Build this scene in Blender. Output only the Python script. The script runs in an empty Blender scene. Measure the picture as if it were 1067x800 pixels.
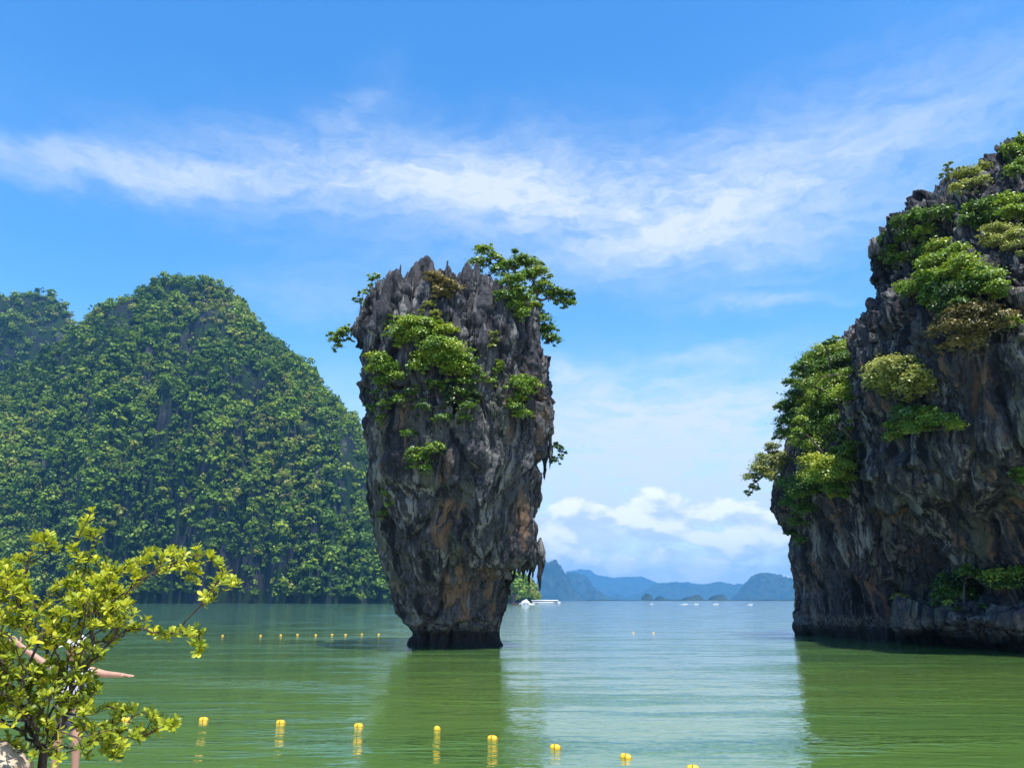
import bpy, math, random
import numpy as np
from mathutils import Vector, Matrix

random.seed(7)
RNG = np.random.default_rng(11)
C = bpy.context.scene.collection
SC = bpy.context.scene
R = math.radians

# ------------------------------------------------------------------ camera, sun, sky, exposure
EYE = 2.6                      # eye height above the water
FPX = 802.0                    # focal length in pixels of the 1067 px wide photograph
PITCH = math.atan(225.0 / FPX)
cam_d = bpy.data.cameras.new('camera'); cam = bpy.data.objects.new('camera', cam_d); C.objects.link(cam)
cam_d.sensor_width = 36.0; cam_d.lens = FPX / 1067.0 * 36.0
cam_d.clip_start = 0.1; cam_d.clip_end = 60000.0
cam.location = (0, 0, EYE); cam.rotation_euler = (math.pi / 2 + PITCH, 0, 0)
SC.camera = cam

SUN_EL = R(70.0); SUN_DIR2 = Vector((0.42, -0.91)).normalized()     # horizontal direction towards the sun
sun_d = bpy.data.lights.new('sun', 'SUN'); sun = bpy.data.objects.new('sun', sun_d); C.objects.link(sun)
sun_d.energy = 4.6; sun_d.angle = R(0.53); sun_d.color = (1.0, 0.95, 0.87)
to_sun = Vector((SUN_DIR2.x * math.cos(SUN_EL), SUN_DIR2.y * math.cos(SUN_EL), math.sin(SUN_EL)))
sun.rotation_euler = to_sun.to_track_quat('Z', 'Y').to_euler()
sun.location = (30, -30, 80)

SC.view_settings.view_transform = 'Standard'; SC.view_settings.look = 'None'
SC.view_settings.gamma = 1.0; SC.view_settings.exposure = 0.72
SC.view_settings.use_curve_mapping = False
SC.render.engine = 'CYCLES'
SC.cycles.use_denoising = True
SC.cycles.max_bounces = 8; SC.cycles.diffuse_bounces = 3; SC.cycles.glossy_bounces = 3
SC.cycles.transmission_bounces = 4; SC.cycles.volume_bounces = 0; SC.cycles.transparent_max_bounces = 8


def ray(px, py):
    """x and z per metre of forward distance for a pixel of the photograph."""
    u = (px - 533.5) / FPX; v = (400.0 - py) / FPX
    c, s = math.cos(PITCH), math.sin(PITCH)
    f = c - v * s
    return u / f, (s + v * c) / f


def P(px, py, d):
    x, z = ray(px, py)
    return Vector((x * d, d, EYE + z * d))


def wave_d(py):                # distance of the water seen at a row
    return -EYE / ray(533, py)[1]


def AE(px, py):                # azimuth and elevation in degrees
    x, z = ray(px, py)
    return math.degrees(math.atan2(x, 1)), math.degrees(math.atan2(z, math.hypot(x, 1)))


# ---- node helper: arithmetic on sockets
class NT:
    def __init__(s, tree): s.t = tree
    def n(s, typ, **kw):
        nd = s.t.nodes.new(typ)
        for k, v in kw.items(): setattr(nd, k, v)
        return nd
    def put(s, sock, v):
        if isinstance(v, S): s.t.links.new(v.s, sock)
        elif isinstance(v, bpy.types.NodeSocket): s.t.links.new(v, sock)
        elif v is not None: sock.default_value = v
    def m(s, op, a, b=None, c=None, clamp=False):
        nd = s.n('ShaderNodeMath', operation=op); nd.use_clamp = clamp
        s.put(nd.inputs[0], a); s.put(nd.inputs[1], b)
        if c is not None: s.put(nd.inputs[2], c)
        return S(s, nd.outputs[0])
    def noise(s, vec, scale, detail=4.0, rough=0.5, dist=0.0, dim='3D', col=False, typ='FBM'):
        nd = s.n('ShaderNodeTexNoise'); nd.noise_dimensions = dim; nd.noise_type = typ
        s.put(nd.inputs['Vector'], vec); nd.inputs['Scale'].default_value = scale
        nd.inputs['Detail'].default_value = detail; nd.inputs['Roughness'].default_value = rough
        nd.inputs['Distortion'].default_value = dist
        return S(s, nd.outputs['Color' if col else 'Fac'])
    def map(s, vec, scale=(1, 1, 1), loc=(0, 0, 0), rot=(0, 0, 0)):
        nd = s.n('ShaderNodeMapping'); s.put(nd.inputs['Vector'], vec)
        nd.inputs['Scale'].default_value = scale; nd.inputs['Location'].default_value = loc; nd.inputs['Rotation'].default_value = rot
        return S(s, nd.outputs[0])
    def rng(s, v, a, b, c=0.0, d=1.0, smooth=True):
        nd = s.n('ShaderNodeMapRange'); nd.interpolation_type = 'SMOOTHSTEP' if smooth else 'LINEAR'
        s.put(nd.inputs[0], v)
        for i, q in enumerate((a, b, c, d)): s.put(nd.inputs[1 + i], q)
        return S(s, nd.outputs[0])
    def mix(s, f, a, b):
        nd = s.n('ShaderNodeMix', data_type='RGBA')
        s.put(nd.inputs[0], f)
        s.put(nd.inputs[6], a if not isinstance(a, tuple) else (*a[:3], 1)); s.put(nd.inputs[7], b if not isinstance(b, tuple) else (*b[:3], 1))
        return S(s, nd.outputs[2])
    def ramp(s, f, stops, const=False):
        nd = s.n('ShaderNodeValToRGB'); s.put(nd.inputs[0], f)
        cr = nd.color_ramp
        if const: cr.interpolation = 'CONSTANT'
        while len(cr.elements) < len(stops): cr.elements.new(0.5)
        for e, (p, c) in zip(cr.elements, stops): e.position = p; e.color = (*c, 1)
        return S(s, nd.outputs[0])
    def xyz(s, v):
        nd = s.n('ShaderNodeSeparateXYZ'); s.put(nd.inputs[0], v)
        return [S(s, o) for o in nd.outputs]
    def vec(s, x, y, z=0.0):
        nd = s.n('ShaderNodeCombineXYZ')
        for i, q in enumerate((x, y, z)): s.put(nd.inputs[i], q)
        return S(s, nd.outputs[0])
    def bump(s, h, strength, dist, normal=None):
        nd = s.n('ShaderNodeBump'); s.put(nd.inputs['Height'], h); nd.inputs['Strength'].default_value = strength
        s.put(nd.inputs['Distance'], dist)
        if normal is not None: s.put(nd.inputs['Normal'], normal)
        return S(s, nd.outputs[0])


class S:
    def __init__(s, nt, sock): s.nt = nt; s.s = sock
    def __add__(a, b): return a.nt.m('ADD', a, b)
    def __sub__(a, b): return a.nt.m('SUBTRACT', a, b)
    def __rsub__(a, b): return a.nt.m('SUBTRACT', b, a)
    def __mul__(a, b): return a.nt.m('MULTIPLY', a, b)
    def __truediv__(a, b): return a.nt.m('DIVIDE', a, b)
    __radd__ = __add__; __rmul__ = __mul__


# ---- sky with clouds
W = bpy.data.worlds.new('World'); SC.world = W; W.use_nodes = True
W.node_tree.nodes.clear()
t = NT(W.node_tree)
sky = t.n('ShaderNodeTexSky', sky_type='NISHITA'); sky.sun_disc = False
sky.sun_elevation = SUN_EL; sky.sun_rotation = math.atan2(SUN_DIR2.x, SUN_DIR2.y)
sky.altitude = 0; sky.air_density = 1.0; sky.dust_density = 0.6; sky.ozone_density = 2.0
hsv = t.n('ShaderNodeHueSaturation'); hsv.inputs['Saturation'].default_value = 1.36; hsv.inputs['Value'].default_value = 1.68
t.put(hsv.inputs['Color'], sky.outputs[0])
tc = t.n('ShaderNodeTexCoord')
gx, gy, gz = t.xyz(tc.outputs['Generated'])
AZ = t.m('ARCTAN2', gx, gy) * 57.29578
EL = t.m('ARCSINE', gz) * 57.29578
ae = t.vec(AZ, EL, 0.0)
# the air itself is warped before the cloud strokes are laid out
wn = t.noise(t.map(ae, (0.05, 0.09, 1)), 1.0, 4, 0.55, col=True)
wx, wy, wz = t.xyz(wn)
wn2 = t.noise(t.map(ae, (0.25, 0.5, 1), (3, 7, 0)), 1.0, 4, 0.6, col=True)
vx, vy, vz = t.xyz(wn2)
A2 = AZ + (wx - 0.5) * 7.0 + (vx - 0.5) * 5.0
E2 = EL + (wy - 0.5) * 3.4 + (vy - 0.5) * 3.0
K = 57.29578 / FPX


def stroke(x1, y1, x2, y2, Wd, den):
    (a1, e1), (a2, e2) = AE(x1, y1), AE(x2, y2)
    L = math.hypot(a2 - a1, e2 - e1); ca, sa = (a2 - a1) / L, (e2 - e1) / L; L *= 0.62; Wd *= K
    dx = (A2 - (a1 + a2) / 2); dy = (E2 - (e1 + e2) / 2)
    p = (dx * ca + dy * sa) / L; q = (dy * ca - dx * sa) / Wd
    return t.m('EXPONENT', (p * p + q * q) * -1.0) * den


strokes = [(-80, 142, 250, 190, 19, .50), (180, 168, 480, 185, 34, .42), (380, 188, 640, 190, 42, .46), (560, 205, 830, 205, 48, .44), (720, 190, 960, 135, 50, .38), (480, 235, 900, 215, 62, .26), (300, 150, 560, 150, 40, .18), (335, 140, 395, 85, 24, .22),
           (880, 120, 1150, 70, 60, .22), (540, 262, 820, 250, 34, .26), (290, 265, 480, 300, 28, .14), (735, 318, 850, 314, 8, .30), (572, 374, 632, 398, 11, .42),
           (698, 376, 768, 364, 9, .24), (390, 325, 230, 298, 20, .20), (540, 432, 830, 428, 55, .5), (-700, 220, -200, 130, 50, .5), (1250, 150, 1700, 300, 60, .4)]
dens = None
for sdef in strokes:
    g = stroke(*sdef); dens = g if dens is None else dens + g
fib = t.noise(t.map(t.vec(A2, E2, 0.0), (0.07, 0.42, 1), (1.3, 2.1, 0), (0, 0, R(-6))), 1.0, 6, 0.62)
fib2 = t.noise(t.map(t.vec(A2, E2, 0.0), (0.35, 0.7, 1), (4.3, 2.1, 0), (0, 0, R(-14))), 1.0, 5, 0.6)
cirrus = t.m('MULTIPLY', dens * 1.05, t.rng(fib * 0.6 + fib2 * 0.4, 0.30, 0.68, 0.30, 1.25), clamp=True)
veil = t.rng(EL, 20.0, 5.0, 0.0, 0.98) * t.rng(fib * 0.5 + fib2 * 0.5, 0.30, 0.62, 0.45, 1.1)
thin = t.m('MINIMUM', cirrus + veil, 0.93)
# heaped clouds low over the horizon
def heap(da, de):
    v = t.map(ae, (0.20, 0.36, 1), (2.7 + da * 0.20, 0.9 + de * 0.36, 0))
    return t.noise(v, 1.0, 7, 0.56, 0.25)
h0 = heap(0, 0); h1 = heap(-0.5, 0.9)
def bumpae(px, py, L, Wd, den):
    a0, e0 = AE(px, py)
    p = (AZ - a0) / (L * K); q = (EL - e0) / (Wd * K)
    return t.m('EXPONENT', (p * p + q * q) * -1.0) * den
body = t.rng(EL, 8.6, 5.0, -0.22, 0.05) + bumpae(712, 522, 58, 24, .24) + bumpae(595, 520, 42, 22, .15) + bumpae(650, 540, 60, 18, .10) + bumpae(-150, 560, 150, 40, .2) + bumpae(1400, 520, 200, 40, .2)
cum = t.rng(h0 + body, 0.50, 0.60, 0.0, 1.0) * t.rng(EL, 0.5, 2.2, 0.15, 1.0)
lit = t.rng(h0 - h1 + bumpae(705, 512, 70, 18, .10), -0.10, 0.10, 0.0, 1.0)
cumcol = t.mix(lit, (4.1, 4.9, 6.0), (7.6, 7.6, 7.6))
col = t.mix(thin, S(t, hsv.outputs[0]), (4.8, 5.35, 6.0))
col = t.mix(cum * 0.85, col, cumcol)
bg = t.n('ShaderNodeBackground'); t.put(bg.inputs[0], col); bg.inputs[1].default_value = 0.106
wo = t.n('ShaderNodeOutputWorld'); t.put(wo.inputs[0], bg.outputs[0])

# ------------------------------------------------------------------ helpers
PERM = np.random.default_rng(5).permutation(256).astype(np.int32); PERM = np.concatenate([PERM, PERM, PERM])
GR = np.random.default_rng(6).normal(size=(256, 3)).astype(np.float32); GR /= np.linalg.norm(GR, axis=1, keepdims=True)


def pn(p, sc=(1, 1, 1), off=(0, 0, 0)):
    """gradient noise, about -0.7..0.7"""
    p = np.asarray(p, np.float32) * np.asarray(sc, np.float32) + np.asarray(off, np.float32)
    i = np.floor(p).astype(np.int32); f = p - i; i &= 255
    w = f * f * f * (f * (f * 6 - 15) + 10)
    out = np.zeros(len(p), np.float32)
    for a in (0, 1):
        wa = w[:, 0] if a else 1 - w[:, 0]; pa = PERM[i[:, 0] + a]
        for b in (0, 1):
            wb = wa * (w[:, 1] if b else 1 - w[:, 1]); pb = PERM[pa + ((i[:, 1] + b) & 255)]
            for c in (0, 1):
                wc = wb * (w[:, 2] if c else 1 - w[:, 2]); g = GR[PERM[pb + ((i[:, 2] + c) & 255)] & 255]
                out += wc * (g[:, 0] * (f[:, 0] - a) + g[:, 1] * (f[:, 1] - b) + g[:, 2] * (f[:, 2] - c))
    return out


def fbm(p, sc, off=(0, 0, 0), oct=4, gain=0.5):
    s = np.zeros(len(p), np.float32); a = 1.0; sc = np.array(sc, np.float32)
    for k in range(oct):
        s += a * pn(p, sc, np.array(off) + 13.7 * k); a *= gain; sc = sc * 2.03
    return s


def ridged(p, sc, off=(0, 0, 0), oct=3, gain=0.5):
    s = np.zeros(len(p), np.float32); a = 1.0; sc = np.array(sc, np.float32)
    for k in range(oct):
        s += a * (1 - 2.2 * np.abs(pn(p, sc, np.array(off) + 17.3 * k))); a *= gain; sc = sc * 2.07
    return s


def mesh_np(name, v, f, mat=None, smooth=True, tint=None):
    me = bpy.data.meshes.new(name)
    v = np.asarray(v, np.float32); f = np.asarray(f, np.int32); k = f.shape[1]
    me.vertices.add(len(v)); me.vertices.foreach_set('co', v.ravel())
    me.loops.add(f.size); me.loops.foreach_set('vertex_index', f.ravel())
    me.polygons.add(len(f)); me.polygons.foreach_set('loop_start', np.arange(0, f.size, k, dtype=np.int32))
    if smooth: me.polygons.foreach_set('use_smooth', np.ones(len(f), bool))
    if tint is not None:
        at = me.attributes.new('tint', 'FLOAT', 'POINT'); at.data.foreach_set('value', np.asarray(tint, np.float32))
    me.update(calc_edges=True); me.validate()
    if mat: me.materials.append(mat)
    return me


def tag(o, label=None, cat=None, group=None, kind=None):
    for k, v in (('label', label), ('category', cat), ('group', group), ('kind', kind)):
        if v: o[k] = v
    return o


def link(name, me, parent=None, loc=None):
    o = bpy.data.objects.new(name, me); C.objects.link(o)
    if loc is not None: o.location = loc
    if parent: o.parent = parent
    return o


def empty(name, loc, label, cat, group=None):
    o = bpy.data.objects.new(name, None); C.objects.link(o); o.location = loc; o.empty_display_size = 0.2
    return tag(o, label, cat, group)


def grid_faces(nu, nv, wrap=False):
    """faces of a grid stored row by row: nv rows of nu verts"""
    j = np.arange(nv - 1)[:, None]; i = np.arange(nu if wrap else nu - 1)[None, :]
    i2 = (i + 1) % nu
    return np.stack([j * nu + i, j * nu + i2, (j + 1) * nu + i2, (j + 1) * nu + i], -1).reshape(-1, 4)


def grid_normals(g, wrap):
    du = (np.roll(g, -1, 1) - np.roll(g, 1, 1)) if wrap else np.gradient(g, axis=1)
    dv = np.gradient(g, axis=0)
    n = np.cross(du, dv); l = np.linalg.norm(n, axis=-1, keepdims=True)
    return n / np.maximum(l, 1e-6)


def sstep(a, b, x):
    q = np.clip((x - a) / (b - a), 0, 1); return q * q * (3 - 2 * q)


def mat(name):
    m = bpy.data.materials.new(name); m.use_nodes = True; m.node_tree.nodes.clear()
    k = NT(m.node_tree); out = k.n('ShaderNodeOutputMaterial')
    return m, k, out


def principled(k, out, color, rough=0.7, normal=None, spec=0.3, metal=0.0):
    b = k.n('ShaderNodeBsdfPrincipled')
    k.put(b.inputs['Base Color'], (*color, 1) if isinstance(color, tuple) else color)
    k.put(b.inputs['Roughness'], rough); b.inputs['Specular IOR Level'].default_value = spec; b.inputs['Metallic'].default_value = metal
    if normal is not None: k.put(b.inputs['Normal'], normal)
    k.put(out.inputs[0], b.outputs[0]); return b


def plain(name, color, rough=0.6, spec=0.3, var=0.15, scale=8.0, bump=0.0):
    m, k, out = mat(name)
    oc = k.n('ShaderNodeTexCoord').outputs['Object']
    n = k.noise(oc, scale, 5, 0.6)
    lo = tuple(c * (1 - var) for c in color); hi = tuple(min(1, c * (1 + var)) for c in color)
    nb = k.bump(n, bump, 0.02) if bump else None
    principled(k, out, k.mix(k.rng(n, 0.3, 0.7), lo, hi), rough, nb, spec); return m


def leaf_mat(name, stops, trans=0.35, rough=0.5, use_attr=True, rnd=0.0, gloss=0.06):
    m, k, out = mat(name)
    f = None
    if use_attr:
        at = k.n('ShaderNodeAttribute'); at.attribute_name = 'tint'; f = S(k, at.outputs['Fac'])
    if rnd:
        oi = k.n('ShaderNodeObjectInfo'); r = (S(k, oi.outputs['Random']) - 0.5) * rnd
        f = f + r if f is not None else r + 0.5
    c = k.ramp(f, stops)
    d = k.n('ShaderNodeBsdfDiffuse'); k.put(d.inputs[0], c)
    tr = k.n('ShaderNodeBsdfTranslucent'); k.put(tr.inputs[0], k.mix(0.5, c, (0.35, 0.42, 0.03)) if False else c)
    g = k.n('ShaderNodeBsdfGlossy'); g.inputs['Roughness'].default_value = rough; g.inputs[0].default_value = (1, 1, 1, 1)
    m1 = k.n('ShaderNodeMixShader'); m1.inputs[0].default_value = trans; k.put(m1.inputs[1], d.outputs[0]); k.put(m1.inputs[2], tr.outputs[0])
    m2 = k.n('ShaderNodeMixShader'); m2.inputs[0].default_value = gloss; k.put(m2.inputs[1], m1.outputs[0]); k.put(m2.inputs[2], g.outputs[0])
    k.put(out.inputs[0], m2.outputs[0]); return m


def rock_mat(name, dark, mid, pale, ochre_amt=0.5, zs=1.0, seed=0.0, top_z=None):
    m, k, out = mat(name)
    oc = k.n('ShaderNodeTexCoord').outputs['Object']
    warp = k.noise(oc, 0.35, 3, 0.5, col=True)
    wv = k.n('ShaderNodeVectorMath', operation='MULTIPLY_ADD'); k.put(wv.inputs[0], warp); wv.inputs[1].default_value = (1.6, 1.6, 1.6); k.put(wv.inputs[2], oc)
    wv = S(k, wv.outputs[0])
    streak = k.noise(k.map(wv, (1.1, 1.1, 0.10), (seed, 0, 0)), 1.0 * zs, 7, 0.62)
    streak2 = k.noise(k.map(wv, (2.6, 2.6, 0.22), (seed + 5, 3, 0)), 1.0 * zs, 6, 0.65)
    blot = k.noise(k.map(oc, (1, 1, 0.6), (seed, 9, 2)), 0.45 * zs, 8, 0.66)
    fine = k.noise(oc, 5.0 * zs, 8, 0.7)
    z = k.xyz(oc)[2]
    up = k.rng(z + blot * 4.0, (top_z or 18) * 0.66, (top_z or 18) * 0.86)           # the weathered crest carries little staining
    c = k.mix(k.rng(blot * 0.5 + fine * 0.5, 0.42, 0.60), dark, mid)
    patch = k.noise(k.map(wv, (0.5, 0.5, 0.28), (seed + 2, 6, 4)), 0.8 * zs, 5, 0.6)
    c = k.mix(k.rng(streak2, 0.47, 0.60) * k.rng(patch, 0.44, 0.58), c, pale)
    c = k.mix(k.rng(streak, 0.53, 0.62) * k.rng(patch, 0.56, 0.44) * ochre_amt * (1 - up), c, (0.24, 0.135, 0.070))
    st3 = k.noise(k.map(wv, (0.8, 0.8, 0.09), (seed + 15, 1, 7)), 1.0 * zs, 5, 0.6)
    c = k.mix(k.rng(st3, 0.53, 0.62) * ochre_amt * 0.8 * (1 - up), c, (0.115, 0.125, 0.080))  # algae streaks
    c = k.mix(k.rng(streak, 0.46, 0.39) * 0.9, c, tuple(q * 0.40 for q in dark))
    st4 = k.noise(k.map(wv, (3.4, 3.4, 0.14), (seed + 25, 2, 1)), 1.0 * zs, 4, 0.6)
    c = k.mix(k.rng(st4, 0.56, 0.64) * 0.8, c, tuple(q * 0.45 for q in dark))
    c = k.mix(k.rng(z + fine * 1.2, 2.3, 1.0) * 0.88, c, (0.018, 0.016, 0.013))               # wet tide band
    oy_ = k.rng(z + fine * 0.9 + blot * .6, 1.55, 1.75) * k.rng(z + fine * 0.9 + blot * .6, 2.5, 2.1) * k.rng(k.noise(oc, 3.5, 5, .7), .42, .58)
    c = k.mix(oy_ * 0.55, c, (0.20, 0.19, 0.165))                                       # oyster crust above the wet band
    nb = k.bump(fine * 0.6 + streak2 * 0.9, 1.0, 0.16 / zs)
    nb = k.bump(k.noise(oc, 18.0 * zs, 4, 0.7), 0.5, 0.03 / zs, nb)
    principled(k, out, c, 0.88, nb, 0.2); return m


def tubes(segs, sides=5):
    """segs: (p0, p1, r0, r1)"""
    V = []; F = []; n = 0
    for p0, p1, r0, r1 in segs:
        d = p1 - p0; l = np.linalg.norm(d)
        if l < 1e-6: continue
        d = d / l; a = np.cross(d, (0, 0, 1.0) if abs(d[2]) < 0.9 else (1.0, 0, 0)); a /= np.linalg.norm(a); b = np.cross(d, a)
        th = np.arange(sides) * 2 * np.pi / sides
        ring = np.cos(th)[:, None] * a + np.sin(th)[:, None] * b
        V.append(p0 + ring * r0); V.append(p1 + d * r1 * 0.4 + ring * r1)
        i = np.arange(sides); j = (i + 1) % sides
        F.append(np.stack([n + i, n + j, n + sides + j, n + sides + i], 1)); n += 2 * sides
    return np.concatenate(V), np.concatenate(F)


def skeleton(root, tips, rng, bal=0.3, sub=2, wob=0.08, r_tip=0.01, r_root=0.1, droop=0.0):
    """branch skeleton from root to tips; returns tube segments"""
    nodes = [np.array(root, float)]; par = [-1]; plen = [0.0]
    rem = [np.array(q, float) for q in tips]
    best = [(np.linalg.norm(q - nodes[0]), 0) for q in rem]
    tipset = set()
    while rem:
        i = min(range(len(rem)), key=lambda a: best[a][0]); q = rem.pop(i); _, pa = best.pop(i)
        a = nodes[pa]; d = np.linalg.norm(q - a); prev = pa; new = []
        for s in range(1, sub + 1):
            w = a + (q - a) * s / sub
            if s < sub: w = w + rng.normal(size=3) * wob * d + np.array([0, 0, droop * d * 0.5])
            nodes.append(w); par.append(prev); plen.append(plen[prev] + np.linalg.norm(w - nodes[prev])); prev = len(nodes) - 1; new.append(prev)
        tipset.add(prev)
        for b in range(len(rem)):
            for nn in new:
                cst = np.linalg.norm(rem[b] - nodes[nn]) + bal * plen[nn]
                if cst < best[b][0]: best[b] = (cst, nn)
    n = len(nodes); load = np.zeros(n)
    kids = [[] for _ in range(n)]
    for i in range(1, n): kids[par[i]].append(i)
    order = sorted(range(n), key=lambda i: -plen[i])
    for i in range(n - 1, 0, -1):        # children always have larger index
        if not kids[i]: load[i] += 1
        load[par[i]] += load[i]
    r = r_tip + (r_root - r_tip) * np.sqrt(np.maximum(load, 1) / max(load[0], 1)) * (load > 1.5)
    r = np.maximum(r, r_tip); r[0] = r_root
    return [(nodes[par[i]], nodes[i], max(r[i], r[par[i]] * 0.6) if par[i] == 0 else min(r[par[i]], r[i] * 1.25), r[i]) for i in range(1, n)]


def leaf_quads(cen, nor, ln, wd, rng):
    """one folded diamond leaf per centre"""
    n = len(cen); rnd = rng.normal(size=(n, 3))
    t1 = np.cross(nor, rnd); t1 /= np.maximum(np.linalg.norm(t1, axis=1, keepdims=True), 1e-6)
    t2 = np.cross(nor, t1)
    L = (ln * rng.uniform(0.7, 1.3, n))[:, None]; Wd = (wd * rng.uniform(0.7, 1.3, n))[:, None]
    v = np.stack([cen - t1 * L / 2, cen + t2 * Wd / 2 + nor * L * 0.10, cen + t1 * L / 2 - nor * L * 0.12, cen - t2 * Wd / 2 + nor * L * 0.10], 1).reshape(-1, 3)
    return v, np.arange(4 * n).reshape(-1, 4)


def lobe_leaves(c, r, n, rng, spray=14, flat=0.62, tight=0.22, up=0.75, inner=0.45, face=0.7):
    """leaf centres and normals of one crown lobe: flattish sprays spread through an ellipsoid"""
    m = max(3, n // spray)
    d = rng.normal(size=(m, 3)); d /= np.linalg.norm(d, axis=1, keepdims=True)
    d[:, 2] = np.where(d[:, 2] < -0.25, -d[:, 2], d[:, 2])
    rad = rng.uniform(inner, 1.0, m) ** 0.6
    sc = np.array([r, r, r * flat])
    sp = c + d * rad[:, None] * sc
    out_c = np.repeat(sp, spray, 0) + rng.normal(size=(m * spray, 3)) * np.array([1, 1, 0.42]) * r * tight
    nn = np.repeat(d, spray, 0) * face + np.array([0, 0, up]) + rng.normal(size=(m * spray, 3)) * 0.40
    nn /= np.linalg.norm(nn, axis=1, keepdims=True)
    tn = np.repeat(rng.normal(0, 0.10, m), spray) + rng.normal(0, 0.07, m * spray)
    return out_c, nn, tn, sp


# ------------------------------------------------------------------ materials
ROCK_STACK = rock_mat('stack_limestone', (0.025, 0.025, 0.031), (0.074, 0.072, 0.077), (0.215, 0.205, 0.19), 0.58, 1.0, 0.0, 22)
ROCK_CLIFF = rock_mat('cliff_limestone', (0.020, 0.020, 0.025), (0.060, 0.058, 0.062), (0.21, 0.20, 0.18), 0.60, 1.0, 31.0, 26)
BARK = plain('bark', (0.10, 0.085, 0.07), 0.9, 0.1, 0.35, 6.0, 0.3)
DEAD = plain('dead_wood', (0.33, 0.29, 0.26), 0.9, 0.1, 0.3, 6.0)
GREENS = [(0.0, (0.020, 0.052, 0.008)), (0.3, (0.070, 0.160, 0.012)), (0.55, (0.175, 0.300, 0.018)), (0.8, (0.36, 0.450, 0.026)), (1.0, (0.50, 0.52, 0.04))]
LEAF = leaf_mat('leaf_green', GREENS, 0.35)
LEAF_BROWN = leaf_mat('leaf_olive_brown', [(0, (0.09, 0.09, 0.025)), (0.5, (0.25, 0.20, 0.05)), (1, (0.40, 0.27, 0.09))], 0.3)
LEAF_PALE = leaf_mat('leaf_pale', [(0, (0.12, 0.17, 0.025)), (0.5, (0.32, 0.36, 0.06)), (1, (0.48, 0.48, 0.11))], 0.35)
FC = [(0.0, (0.028, 0.065, 0.008)), (0.35, (0.100, 0.195, 0.012)), (0.6, (0.190, 0.310, 0.018)), (0.82, (0.290, 0.390, 0.026)), (0.95, (0.36, 0.36, 0.045)), (1.0, (0.30, 0.28, 0.08))]
FOREST = leaf_mat('forest_leaves', FC, 0.3, gloss=0.02)
FOREST_TREE = leaf_mat('forest_tree_leaves', FC, 0.3, rnd=0.7, gloss=0.02)

# ------------------------------------------------------------------ haze (a closed box of even air round everything)
HX, HTOP, HBOT = 13500.0, 515.0, -4.0
hv = np.array([(x, y, z) for z in (HBOT, HTOP) for y in (-HX, HX) for x in (-HX, HX)])
hf = [(0, 2, 3, 1), (4, 5, 7, 6), (0, 1, 5, 4), (2, 6, 7, 3), (0, 4, 6, 2), (1, 3, 7, 5)]
m, k, out = mat('haze_air')
vol = k.n('ShaderNodeVolumePrincipled'); vol.inputs['Color'].default_value = (0.17, 0.55, 1.0, 1); vol.inputs['Density'].default_value = 1.05e-4; vol.inputs['Anisotropy'].default_value = 0.1
k.put(out.inputs['Volume'], vol.outputs[0])
haze = link('haze', mesh_np('haze', hv, hf, m, False)); tag(haze, 'pale blue sea haze over the whole bay', 'haze', kind='stuff')

# ------------------------------------------------------------------ water
m, k, out = mat('bay_water')
oc = k.n('ShaderNodeTexCoord').outputs['Object']
ox, oy, oz = k.xyz(oc)
big = k.noise(k.map(oc, (0.02, 0.05, 1)), 1.0, 4, 0.6)
strk = k.noise(k.map(oc, (0.10, 0.42, 1), (7, 3, 0), (0, 0, R(3))), 1.0, 6, 0.68)
wind = k.rng(big, 0.36, 0.64, 0.55, 1.0) + k.rng(strk, 0.50, 0.68, 0.0, 1.7)
w1 = k.noise(k.map(oc, (0.9, 2.2, 1), rot=(0, 0, R(7))), 1.0, 3, 0.55, 0.4)
w2 = k.noise(k.map(oc, (3.0, 6.0, 1), rot=(0, 0, R(-12))), 1.0, 3, 0.55, 0.3)
w3 = k.noise(k.map(oc, (0.22, 0.5, 1), rot=(0, 0, R(4))), 1.0, 2, 0.5)
hgt = (w1 * 0.036 + w2 * 0.009) * wind + w3 * 0.040
nb = k.bump(hgt, 1.0, 1.0)
turb = k.noise(k.map(oc, (0.03, 0.06, 1), (4, 4, 0)), 1.0, 5, 0.6)
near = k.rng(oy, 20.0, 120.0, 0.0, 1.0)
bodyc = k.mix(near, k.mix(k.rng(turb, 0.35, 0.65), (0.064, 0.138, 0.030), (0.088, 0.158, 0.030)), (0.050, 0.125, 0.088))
df = k.n('ShaderNodeBsdfDiffuse'); k.put(df.inputs[0], bodyc)
gl = k.n('ShaderNodeBsdfGlossy'); gl.inputs['Roughness'].default_value = 0.06; gl.inputs[0].default_value = (1, 1, 1, 1); k.put(gl.inputs['Normal'], nb)
fr = k.n('ShaderNodeFresnel'); fr.inputs['IOR'].default_value = 2.0; k.put(fr.inputs['Normal'], nb)
mx = k.n('ShaderNodeMixShader'); k.put(mx.inputs[0], k.m('MINIMUM', S(k, fr.outputs[0]), 0.92)); k.put(mx.inputs[1], df.outputs[0]); k.put(mx.inputs[2], gl.outputs[0])
k.put(out.inputs[0], mx.outputs[0])
WATER = m
wr = np.concatenate([np.array([-60, -10.0, 0, 8]), np.geomspace(10, 12500, 40)])
wx_ = np.array([-1, -0.6, -0.3, 0, 0.3, 0.6, 1.0])
wg = np.stack(np.meshgrid(np.linspace(-12500, 12500, 60), np.concatenate([np.linspace(-12500, -100, 10), np.linspace(0, 12500, 50)])), -1)
wv_ = np.concatenate([wg, np.zeros(wg.shape[:2] + (1,))], -1).reshape(-1, 3)
water = link('water', mesh_np('water', wv_, grid_faces(60, 60), WATER)); tag(water, 'calm murky green bay water reaching the horizon', 'water', kind='structure')

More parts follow.
